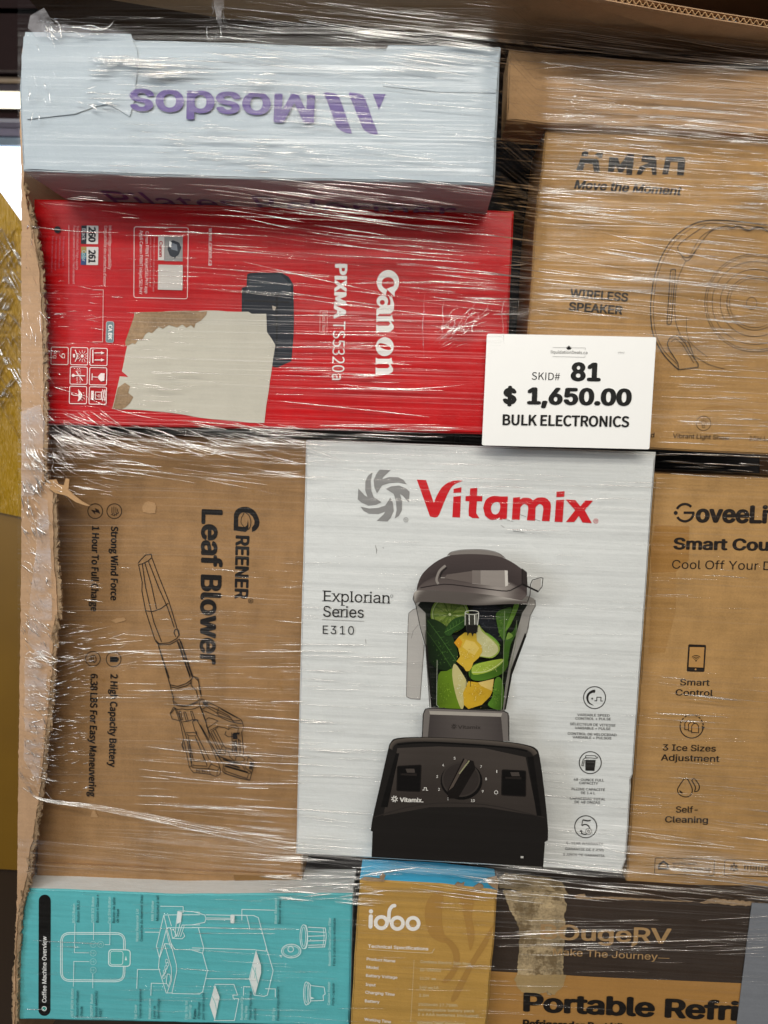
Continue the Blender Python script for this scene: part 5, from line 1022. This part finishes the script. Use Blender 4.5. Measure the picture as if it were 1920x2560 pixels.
def strand_mat(name, g, rough, haze):
    m, nt, bs = mat_new(name); nt.nodes.remove(bs); out = nt.nodes['Material Output']
    tr = nd(nt, 'ShaderNodeBsdfTransparent'); gl = nd(nt, 'ShaderNodeBsdfGlossy'); gl.inputs['Roughness'].default_value = rough
    gl.inputs['Color'].default_value = (1, .985, .96, 1)
    df = nd(nt, 'ShaderNodeBsdfDiffuse'); df.inputs['Color'].default_value = (.85, .85, .85, 1)
    n = tex_noise(nt, (1.3, 1.3, 12), 9, 3, .6)
    a_ = nd(nt, 'ShaderNodeMixShader'); nt.links.new(math_(nt, 'MULTIPLY', ramp(nt, n, .36, .56), g), a_.inputs[0])
    nt.links.new(tr.outputs[0], a_.inputs[1]); nt.links.new(gl.outputs[0], a_.inputs[2])
    b_ = nd(nt, 'ShaderNodeMixShader'); b_.inputs[0].default_value = haze
    nt.links.new(a_.outputs[0], b_.inputs[1]); nt.links.new(df.outputs[0], b_.inputs[2]); nt.links.new(b_.outputs[0], out.inputs[0])
    return m
STR = strand_mat('film_fold', .22, .18, .004); STR2 = strand_mat('film_fold_bright', .82, .24, .03)
wrap = thing('stretch_wrap', 'clear wrinkled stretch film wound tightly around the whole load, full of shiny streaks', 'stretch film', (0, -.2, 0))
xs = [44, 60, 80]+list(range(110, 2081, 30)); ys = list(range(-60, 2721, 20)); vs, fs = [], []
for y in ys:
    for x in xs:
        p = film_pt(x, y); n_ = .0006*mnoise.noise(Vector((p.x*6, p.z*45, 2))); vs.append(p+Vector((0, n_, 0)))
for j in range(len(ys)-1):
    for i in range(len(xs)-1):
        a_ = j*len(xs)+i; fs.append((a_, a_+1, a_+len(xs)+1, a_+len(xs)))
edge = [(1360, -40), (1390, -22), (1500, -4), (1640, 22), (1780, 46), (1920, 68), (2090, 98)]
fs = [f for f in fs if not (xs[f[1] % len(xs)] > 1360 and ys[f[3]//len(xs)] < lerp_tab(edge, xs[f[1] % len(xs)]))]
make('film_skin', vs, fs, fm, wrap, smooth=True, cols=[(streak_gloss(x, y),)*3 for y in ys for x in xs])
vs2, fs2 = [], []
for j, y in enumerate(ys):
    p = vs[j*len(xs)]; px_ = lerp_tab([(-60, 58), (100, 50), (430, 46), (500, 52), (1400, 52), (2200, 42), (2700, 34)], y); q = at(px_-1.5, y, -.03)
    vs2 += [p, Vector((q.x-.001, -.02, q.z)), Vector((q.x-.001, .55, q.z))]
for j in range(len(ys)-1):
    for i in range(2): a_ = j*3+i; fs2.append((a_, a_+1, a_+4, a_+3))
make('film_skin', vs2, fs2, fm, wrap, smooth=True, label='film going round the left corner', cols=[(.4,)*3]*len(vs2))

class Folds:
    def __init__(s, name, mat, label=None): s.v, s.f, s.name, s.mat, s.label = [], [], name, mat, label
    def add(s, p0, p1, w, bow=0, jit=.2, e=.0006, n=None, ends=True, pts=None):
        if pts is None:
            L_ = math.dist(p0, p1); n = n or max(3, min(26, int(L_/14))); pts = []
            nx, ny = -(p1[1]-p0[1])/(L_ or 1), (p1[0]-p0[0])/(L_ or 1); sd = random.random()*99
            for i in range(n+1):
                t = i/n; o = bow*math.sin(math.pi*t)+jit*mnoise.noise(Vector((t*L_*.03, sd, 0)))*1.5
                pts.append((p0[0]+(p1[0]-p0[0])*t+nx*o, p0[1]+(p1[1]-p0[1])*t+ny*o))
        n = len(pts)-1; st = len(s.v); mm = .0005; sd2 = random.random()*50
        for i, (x, y) in enumerate(pts):
            a_, b_ = pts[max(0, i-1)], pts[min(n, i+1)]; dx, dy = b_[0]-a_[0], b_[1]-a_[1]; l = math.hypot(dx, dy) or 1
            t = i/n; ww = w*(min(1, .25+3.2*min(t, 1-t)) if ends else 1)*(.75+.5*abs(mnoise.noise(Vector((x*.02, y*.02, sd2)))))
            up = (dy/l, -dx/l); hgt = ww*mm*.55
            for c_, hh_ in ((-.5, 0), (-.25, .8), (.0, 1.0), (.25, .8), (.5, 0)):
                s.v.append(film_pt(x+up[0]*ww*c_, y+up[1]*ww*c_, e+hgt*hh_))
        for i in range(n):
            for k_ in range(4):
                a_ = st+i*5+k_; s.f.append((a_, a_+1, a_+6, a_+5))
    def done(s, kind='stuff'):
        make(s.name, s.v, s.f, s.mat, wrap, smooth=True, label=s.label, kind=kind)
random.seed(21)
fo = Folds('film_folds', STR, 'fine glossy folds pulled sideways in the film'); fb = Folds('film_folds', STR2, 'brighter thick folds')
SIGN = (1195, 832, 1642, 1128)
def ok(x, y): return not (SIGN[0] < x < SIGN[2] and SIGN[1] < y < SIGN[3])
# (x0, y0, x1, y1, count, min length, max length, slope degrees, spread, width, share of bright ones)
REG = [(500, 0, 1920, 130, 170, 220, 800, 7, 2.2, 2.4, .28), (80, 40, 600, 100, 24, 40, 250, 2, 4, 2.4, .1),
 (205, 138, 400, 192, 42, 50, 150, 1, 1.5, 4.5, 1.0), (60, 100, 130, 330, 10, 15, 50, 80, 20, 4, .6), (180, 225, 260, 262, 7, 20, 60, 10, 20, 5, .9),
 (215, 130, 760, 250, 70, 30, 200, 2, 1.8, 2.6, .4), (260, 300, 760, 445, 120, 25, 110, 2, 2, 2.5, .55), (560, 120, 1020, 440, 120, 60, 280, 5, 2.5, 2.4, .28),
 (960, 140, 1250, 440, 26, 80, 240, 4, 2.5, 3.4, .0), (500, 445, 1300, 530, 60, 100, 380, 7, 3, 3, .35), (60, 440, 500, 530, 16, 40, 160, 4, 3, 2.2, .2),
 (420, 520, 1280, 760, 70, 140, 480, 6, 3, 2.8, .5), (640, 700, 1285, 990, 80, 70, 300, 1, 2, 2.6, .5), (240, 740, 500, 1060, 44, 20, 110, 3, 4, 2.4, .5), (300, 540, 520, 720, 26, 40, 200, 4, 2.5, 2.4, .5),
 (118, 690, 240, 1060, 70, 8, 40, 2, 8, 2.2, .5), (118, 1020, 260, 1110, 70, 20, 80, 28, 8, 2.2, .6), (118, 1055, 700, 1110, 90, 50, 240, 15, 5, 2.6, .55), (118, 1085, 640, 1190, 70, 40, 240, 4, 3, 3, .5), (480, 1100, 780, 1200, 44, 60, 220, 4, 8, 2.6, .4), (560, 1060, 1210, 1098, 50, 60, 300, 2, 2, 2.6, .5),
 (1250, 130, 1920, 320, 120, 160, 520, 6, 3, 2.6, .4), (1400, 240, 1640, 325, 70, 5, 30, 4, 6, 3, .9), (1300, 310, 1920, 540, 200, 40, 230, 4, 2.4, 3, .7), (1330, 520, 1920, 860, 120, 140, 520, 6, 3.0, 2.8, .6), (1640, 830, 1920, 1140, 80, 50, 260, 2, 2.4, 2.6, .5),
 (1236, 460, 1345, 840, 70, 30, 100, 6, 5, 3.2, .12), (1640, 1128, 1920, 1195, 18, 60, 260, 3, 3, 3, .5),
 (52, 900, 120, 2000, 330, 8, 42, 52, 16, 2.6, .35), (52, 1150, 100, 1320, 60, 10, 50, 60, 16, 4, .5), (60, 1660, 130, 1960, 150, 10, 36, 10, 10, 2.6, .3), (52, 480, 100, 900, 36, 10, 60, 70, 25, 3, .1),
 (126, 1560, 210, 1990, 130, 10, 44, -4, 10, 1.9, .5), (140, 1570, 300, 1680, 40, 20, 90, -12, 7, 2, .5), (120, 1110, 280, 1240, 46, 20, 90, 5, 10, 2.6, .4),
 (230, 1600, 760, 1760, 60, 40, 300, 1, 2.4, 2.4, .5), (330, 1750, 760, 1990, 50, 80, 320, 3, 2.5, 2.8, .4), (300, 2000, 760, 2140, 40, 120, 360, 4, 3, 2.6, .25), (560, 1980, 780, 2200, 40, 60, 200, 6, 4, 3, .4), (420, 1400, 760, 1600, 30, 30, 190, 3, 4, 2.2, .45), (150, 1300, 400, 1600, 14, 30, 90, 4, 4, 2, .4),
 (680, 1110, 1640, 1260, 46, 80, 300, 1.5, 1.5, 2.6, .12), (660, 1260, 1630, 1900, 60, 80, 330, 1.5, 1.6, 1.8, .05), (900, 1900, 1640, 2180, 46, 120, 420, 6, 2.5, 1.8, .14), (660, 1640, 960, 1960, 20, 60, 260, 1, 1, 2.4, .6),
 (1580, 1180, 1920, 1700, 22, 40, 200, 3, 3, 2.2, .3), (1570, 1690, 1920, 2230, 80, 80, 300, 5, 3.5, 2.5, .35), (1000, 2140, 1920, 2250, 80, 120, 420, 6, 2.5, 2.8, .35), (1180, 2180, 1300, 2230, 16, 30, 90, 5, 10, 5, .3),
 (1240, 2290, 1920, 2400, 30, 90, 400, -1, 1.8, 2.2, .4), (1300, 2240, 1920, 2560, 26, 60, 260, 3, 3, 2.2, .1), (640, 2180, 900, 2260, 40, 40, 160, 2, 6, 5, .4), (60, 2220, 880, 2560, 70, 40, 260, 1, 2.5, 2.3, .12), (890, 2200, 1240, 2560, 34, 60, 260, 2, 1.8, 2.8, .1)]
for x0, y0, x1, y1, cnt, l0, l1, sl, sp, w, br in REG:
    for _ in range(cnt):
        x, y = random.uniform(x0, x1), random.uniform(y0, y1); L_ = l0+(l1-l0)*random.random()**1.8; an = math.radians(sl+sp*1.5*mnoise.noise(Vector((x*.0035, y*.009, y0*.01)))+random.gauss(0, min(sp, 3)*.28 if sp < 5 else sp*.8))
        xe, ye = x+L_*math.cos(an), y+L_*math.sin(an)
        if x < 46 or xe < 46 or (x > 1360 and y < lerp_tab(edge, x)) or (xe > 1360 and ye < lerp_tab(edge, xe)): continue
        if not (ok(x, y) and ok(xe, ye) and ok((x+xe)/2, (y+ye)/2)): continue
        if random.random() < br*1.15: fb.add((x, y), (xe, ye), w*random.uniform(.6, 1.45), bow=random.gauss(0, L_*.006))
        else: fo.add((x, y), (xe, ye), w*random.uniform(.7, 1.7), bow=random.gauss(0, L_*.009))
# long single folds that can be followed in the photograph
for p in [((D((200, 205))[0]), D((700, 240))[0]), (D((320, 1155))[0], D((480, 1205))[0]), (D((480, 1200))[0], D((960, 1350))[0]), (D((960, 1350))[0], D((1659, 1420))[0]), (E((20, 365))[0], E((820, 545))[0]), (E((130, 0))[0], E((860, 98))[0]), (E((0, 100))[0], E((820, 245))[0]), (E((580, 1090))[0], E((1330, 1095))[0]), (E((160, 1185))[0], E((1120, 1285))[0]),
          (Cv((190, 415))[0], Cv((1150, 395))[0]), (Cv((380, 475))[0], Cv((1659, 640))[0]), (Cv((500, 875))[0], Cv((1440, 965))[0]), (F((640, 180))[0], F((1659, 400))[0]), (F((640, 295))[0], F((1659, 460))[0]), (F((640, 430))[0], F((1659, 560))[0]), (F((690, 250))[0], F((1659, 330))[0]), (F((1000, 715))[0], F((1659, 680))[0]),
          (N((220, 1622))[0], N((1150, 1768))[0]), (N((0, 1745))[0], N((400, 1812))[0]), (N((735, 1838))[0], N((1200, 1850))[0]), (I((400, 75))[0], I((1100, 55))[0]), (I((800, 800))[0], I((1659, 850))[0]), (I((720, 630))[0], I((1480, 690))[0]), (W7((0, 85))[0], W7((1250, 262))[0]), (W7((0, 520))[0], W7((1659, 475))[0]), (W7((1000, 545))[0], W7((1659, 530))[0]), (W7((0, 470))[0], W7((800, 430))[0]), (W6((0, 300))[0], W6((90, 305))[0]), (W6((0, 168))[0], W6((220, 150))[0]), (H((1030, 210))[0], H((1590, 170))[0]), (H((480, 238))[0], H((820, 302))[0])]:
    fb.add(p[0], p[1], 3.4, bow=random.gauss(0, 5))
# the rolled lower edge of one wrap running down-right over the brown carton
for k_ in range(9):
    o = k_*2.2-6; q = smooth_pts([(46, 1925+o), (70, 1962+o*.7), (100, 1996+o*.4), (240, 2016+o*.8), (400, 2046+o), (560, 2078+o*1.4), (700, 2104+o*1.8), (775, 2112+o*2.2)], 7)
    q = [(x+random.uniform(-.5, .5), y+random.uniform(-.7, .7)) for x, y in q]; (fb if k_ % 2 else fo).add(None, None, random.uniform(1.6, 3), pts=q, e=.0008)
# crumpled knots
def crumple(cx_, cy_, rx, ry, n, an, w=2.6):
    for _ in range(n):
        x, y = cx_+random.gauss(0, rx), cy_+random.gauss(0, ry); L_ = random.uniform(12, 60); a2 = math.radians(random.gauss(an, 13))
        if min(x, x+L_*math.cos(a2)) < 54 or not (ok(x, y) and ok(x+L_*math.cos(a2), y+L_*math.sin(a2))): continue
        fb.add((x, y), (x+L_*math.cos(a2), y+L_*math.sin(a2)), random.uniform(1.2, w), bow=random.gauss(0, 6), jit=3)
crumple(1130, 835, 26, 12, 20, -38); crumple(1165, 805, 22, 10, 14, -36); crumple(1090, 860, 20, 12, 10, -35); crumple(545, 20, 10, 20, 10, 80); crumple(120, 62, 10, 12, 8, 60, 4); crumple(190, 72, 40, 8, 9, 4, 5); crumple(145, 1140, 16, 40, 40, 40, 3); crumple(75, 1130, 12, 40, 40, 60, 5); crumple(80, 1640, 20, 12, 30, 30, 5)
for x in (1062, 1112, 1262): fb.add((x, 735+random.uniform(-8, 8)), (x-3, 735+random.uniform(60, 170)), 1.5, bow=3, jit=3)
fo.done(); fb.done()
# milky bunched film sheets: on the sleeve and in the gaps
MILK, nt, bs = mat_new('bunched_film'); nt.nodes.remove(bs); out = nt.nodes['Material Output']
tr = nd(nt, 'ShaderNodeBsdfTransparent'); pb = nd(nt, 'ShaderNodeBsdfPrincipled'); pb.inputs['Base Color'].default_value = (.74, .73, .76, 1); pb.inputs['Roughness'].default_value = .18
n1 = tex_noise(nt, (60, 60, 160), 1, 5, .7, rot=(0, math.radians(50), 0)); bp = nd(nt, 'ShaderNodeBump'); bp.inputs['Strength'].default_value = .9; bp.inputs['Distance'].default_value = .003
nt.links.new(n1, bp.inputs['Height']); nt.links.new(bp.outputs[0], pb.inputs['Normal'])
n2 = tex_noise(nt, (30, 30, 50), 1, 4, .6); mx = nd(nt, 'ShaderNodeMixShader'); nt.links.new(math_(nt, 'MULTIPLY', ramp(nt, n2, .35, .7), .34), mx.inputs[0]); nt.links.new(tr.outputs[0], mx.inputs[1]); nt.links.new(pb.outputs[0], mx.inputs[2]); nt.links.new(mx.outputs[0], out.inputs[0])
def milk(pts, e=.0004, sd=1, label=None):
    q = []
    for i in range(len(pts)):
        a_, b_ = pts[i], pts[(i+1) % len(pts)]; n = max(1, int(math.dist(a_, b_)/12))
        for k_ in range(n): f = k_/n; x, y = a_[0]*(1-f)+b_[0]*f, a_[1]*(1-f)+b_[1]*f; q.append((x+3*mnoise.noise(Vector((x*.09, y*.09, sd))), y+3*mnoise.noise(Vector((x*.09, y*.09, sd+4)))))
    v = [film_pt(x, y, e) for x, y in q]; make('bunched_film', v, [tuple(x) for x in tessellate_polygon([[Vector((p.x, p.z, 0)) for p in v]])], MILK, wrap, label=label)
milk([(96, 1240), (118, 1250), (128, 1400), (130, 1520), (124, 1640), (118, 1655), (70, 1610), (76, 1480), (90, 1380)], label='whitish layered film on the cardboard strip')
milk([(52, 1030), (100, 1010), (112, 1060), (104, 1200), (84, 1240), (54, 1240)], sd=4); milk([(75, 40), (110, 20), (135, 60), (240, 66), (330, 84), (180, 96), (90, 92), (70, 70)], sd=9, label='bunched film over the top left corner'); milk([(530, -10), (565, -10), (552, 40), (562, 110), (545, 60)], sd=11)
milk([(62, 1650), (118, 1660), (112, 1800), (96, 1960), (60, 1900)], e=.0003, sd=6)

# ================================================================ what shows past the left corner
WALLM = plain('hall_wall', '2a1c1c', .8, scale=3); BEAM = plain('painted_beam', '3f1f1d', .6, scale=6)
ZH = 4.2
props(box('floor', (-6, -6, -.01), (6, 8, 0), plain('floor_concrete', '33261b', .7, scale=2)), kind='structure')
yb = 4.6
def xz(x, y, Y): p = at(x, y, Y); return p.x, p.z
xl = -6.0; xr = -1.2; zw1 = xz(20, 366, yb)[1]; zw0 = xz(20, 560, yb)[1]
props(box('wall', (-6, yb+.05, 0), (6, yb+.2, 6), WALLM), kind='structure')
wn = thing('window', 'bright daylit window beyond the left edge of the load', 'window', (-2.8, yb, zw0-.8))
box('pane', (-3.6, yb+.01, zw0-.8), (-1.6, yb+.02, zw1), plain('daylight', 'eef4ff', .5, emit=2.2, vary=0), wn)
box('window_head', (-3.65, yb-.02, zw1), (-1.55, yb+.04, zw1+.06), plain('frame_blue', '9fb6cf', .5), wn)
box('blind', (-3.65, yb-.03, zw1+.062), (-1.55, yb+.04, xz(20, 290, yb)[1]), plain('blind_lilac', '8d8aa6', .6), wn)
for i, y in enumerate((305, 322, 343)): box('blind_slat', (-3.66, yb-.036, xz(20, y, yb)[1]-.008), (-1.54, yb-.031, xz(20, y, yb)[1]), plain('slat', '6a6880', .6), wn)
lt = thing('strip_light', 'lit fluorescent strip light high at the left edge', 'ceiling light', (-2.8, 4.2, xz(20, 262, 4.2)[1]))
box('tube', (-3.6, 4.15, xz(20, 263, 4.15)[1]), (-1.5, 4.2, xz(20, 228, 4.15)[1]), plain('lit_tube', 'fff6dc', .4, emit=1.6, vary=0), lt)
box('housing', (-3.62, 4.14, xz(20, 227, 4.14)[1]), (-1.48, 4.25, xz(20, 207, 4.14)[1]), plain('lamp_housing', '6f6870', .5), lt)
for i, (ya, yc, m) in enumerate(((20, 34, '6b5a58'), (84, 91, '5d4a4a'), (140, 148, '6a4f46'), (182, 187, 'a08c78'), (270, 284, '3a1d1c'))):
    o = box('ceiling_beam', (-3.7, 4.0+.02*i, xz(20, yc, 4.0)[1]), (-1.3, 4.06+.02*i, xz(20, ya, 4.0)[1]), plain('beam_%s' % 'abcde'[i], m, .5)); props(o, ['grey-brown ceiling beam, topmost at the left edge', 'second ceiling beam from the top at the left edge', 'brown ceiling beam above the thin pale rail', 'thin pale ceiling rail above the strip light', 'dark red beam under the strip light'][i], 'ceiling beam', 'beams under the ceiling')
props(box('ceiling_panel', (-3.8, 4.0, xz(20, 175, 4.0)[1]), (-1.25, 4.5, xz(20, -60, 4.0)[1]), plain('dark_ceiling', '3c2624', .7)), 'dark maroon ceiling panel behind the beams', 'ceiling panel')
props(box('ceiling_panel', (-1.2, 2.6, xz(1700, 130, 2.6)[1]), (3.4, 2.9, 4.0), plain('dark_ceiling_red', '33191a', .7)), 'dark red ceiling seen over the top right corner', 'ceiling panel')
p0, p1 = at(1760, 40, 2.5), at(1800, -10, 2.5)
# wrapped yellow pallet
ye = thing('yellow_wrapped_pallet', 'yellow load wrapped in glossy film standing behind at the left', 'wrapped pallet', (-1.5, 1.2, 0))
YEL, nt, bs = mat_new('yellow_wrap'); n = tex_noise(nt, (1, 1, 1), 3, 4)
nt.links.new(mixc(nt, n, lin('95700e')+(1,), lin('bd9418')+(1,)), bs.inputs['Base Color']); bs.inputs['Roughness'].default_value = .35
n = tex_noise(nt, (60, 60, 6), 1, 4, .7, rot=(0, math.radians(40), 0)); bp = nd(nt, 'ShaderNodeBump'); bp.inputs['Strength'].default_value = .9; bp.inputs['Distance'].default_value = .02
nt.links.new(n, bp.inputs['Height']); nt.links.new(bp.outputs[0], bs.inputs['Normal'])
BRN, nt, bs = mat_new('brown_wrap'); n = tex_noise(nt, (1, 1, 1), 4, 4)
nt.links.new(mixc(nt, n, lin('644605')+(1,), lin('85610a')+(1,)), bs.inputs['Base Color']); bs.inputs['Roughness'].default_value = .5
Yp = .75; zt0 = xz(0, 478, Yp)[1]; zt1 = xz(50, 548, Yp)[1]; xa, xb_ = xz(0, 478, Yp)[0], xz(50, 548, Yp)[0]
sl = (zt1-zt0)/(xb_-xa)
def pt3(x, Y, z): return Vector((x, Y, z))
zm = xz(20, 1230, Yp)[1]
x0_, x1_ = -1.25, -.78; zA, zB = zt0+sl*(x0_-xa), zt0+sl*(x1_-xa)
make('wrapped_side', [pt3(x0_, Yp, zm), pt3(x1_, Yp, zm-.08), pt3(x1_, Yp, zB), pt3(x0_, Yp, zA), pt3(x0_, Yp+1, zm), pt3(x1_, Yp+1, zm-.08), pt3(x1_, Yp+.6, zB-.7), pt3(x0_, Yp+.6, zA-1.1)], [(0, 1, 2, 3), (1, 5, 6, 2), (3, 2, 6, 7), (0, 4, 5, 1)], YEL, ye)
make('lower_side', [pt3(x0_, Yp+.02, .004), pt3(x1_-.02, Yp+.02, .004), pt3(x1_-.02, Yp+.02, zm+.05), pt3(x0_, Yp+.02, zm+.05), pt3(x0_, Yp+1, .004), pt3(x1_-.02, Yp+1, .004), pt3(x1_-.02, Yp+1, zm+.05), pt3(x0_, Yp+1, zm+.05)], [(0, 1, 2, 3), (1, 5, 6, 2), (0, 4, 5, 1)], BRN, ye)
random.seed(5); vs, fs = [], []
for i in range(120):
    x, y = random.uniform(-20, 44), random.uniform(540, 1000); an = math.radians(random.choice((118, 122, 128, 60))+random.gauss(0, 5)); L_ = random.uniform(60, 200); w = random.uniform(1.2, 3)
    k_ = len(vs); dx, dy = math.cos(an)*L_, math.sin(an)*L_
    for a_, c_ in ((0, -1), (0, 0), (0, 1), (1, -1), (1, 0), (1, 1)):
        vs.append(at(x+dx*a_+w*c_, y+dy*a_, Yp-.004-(.003 if c_ == 0 else 0)))
    fs += [(k_, k_+1, k_+4, k_+3), (k_+1, k_+2, k_+5, k_+4)]
make('film_folds', vs, fs, STR2, ye, kind='stuff')
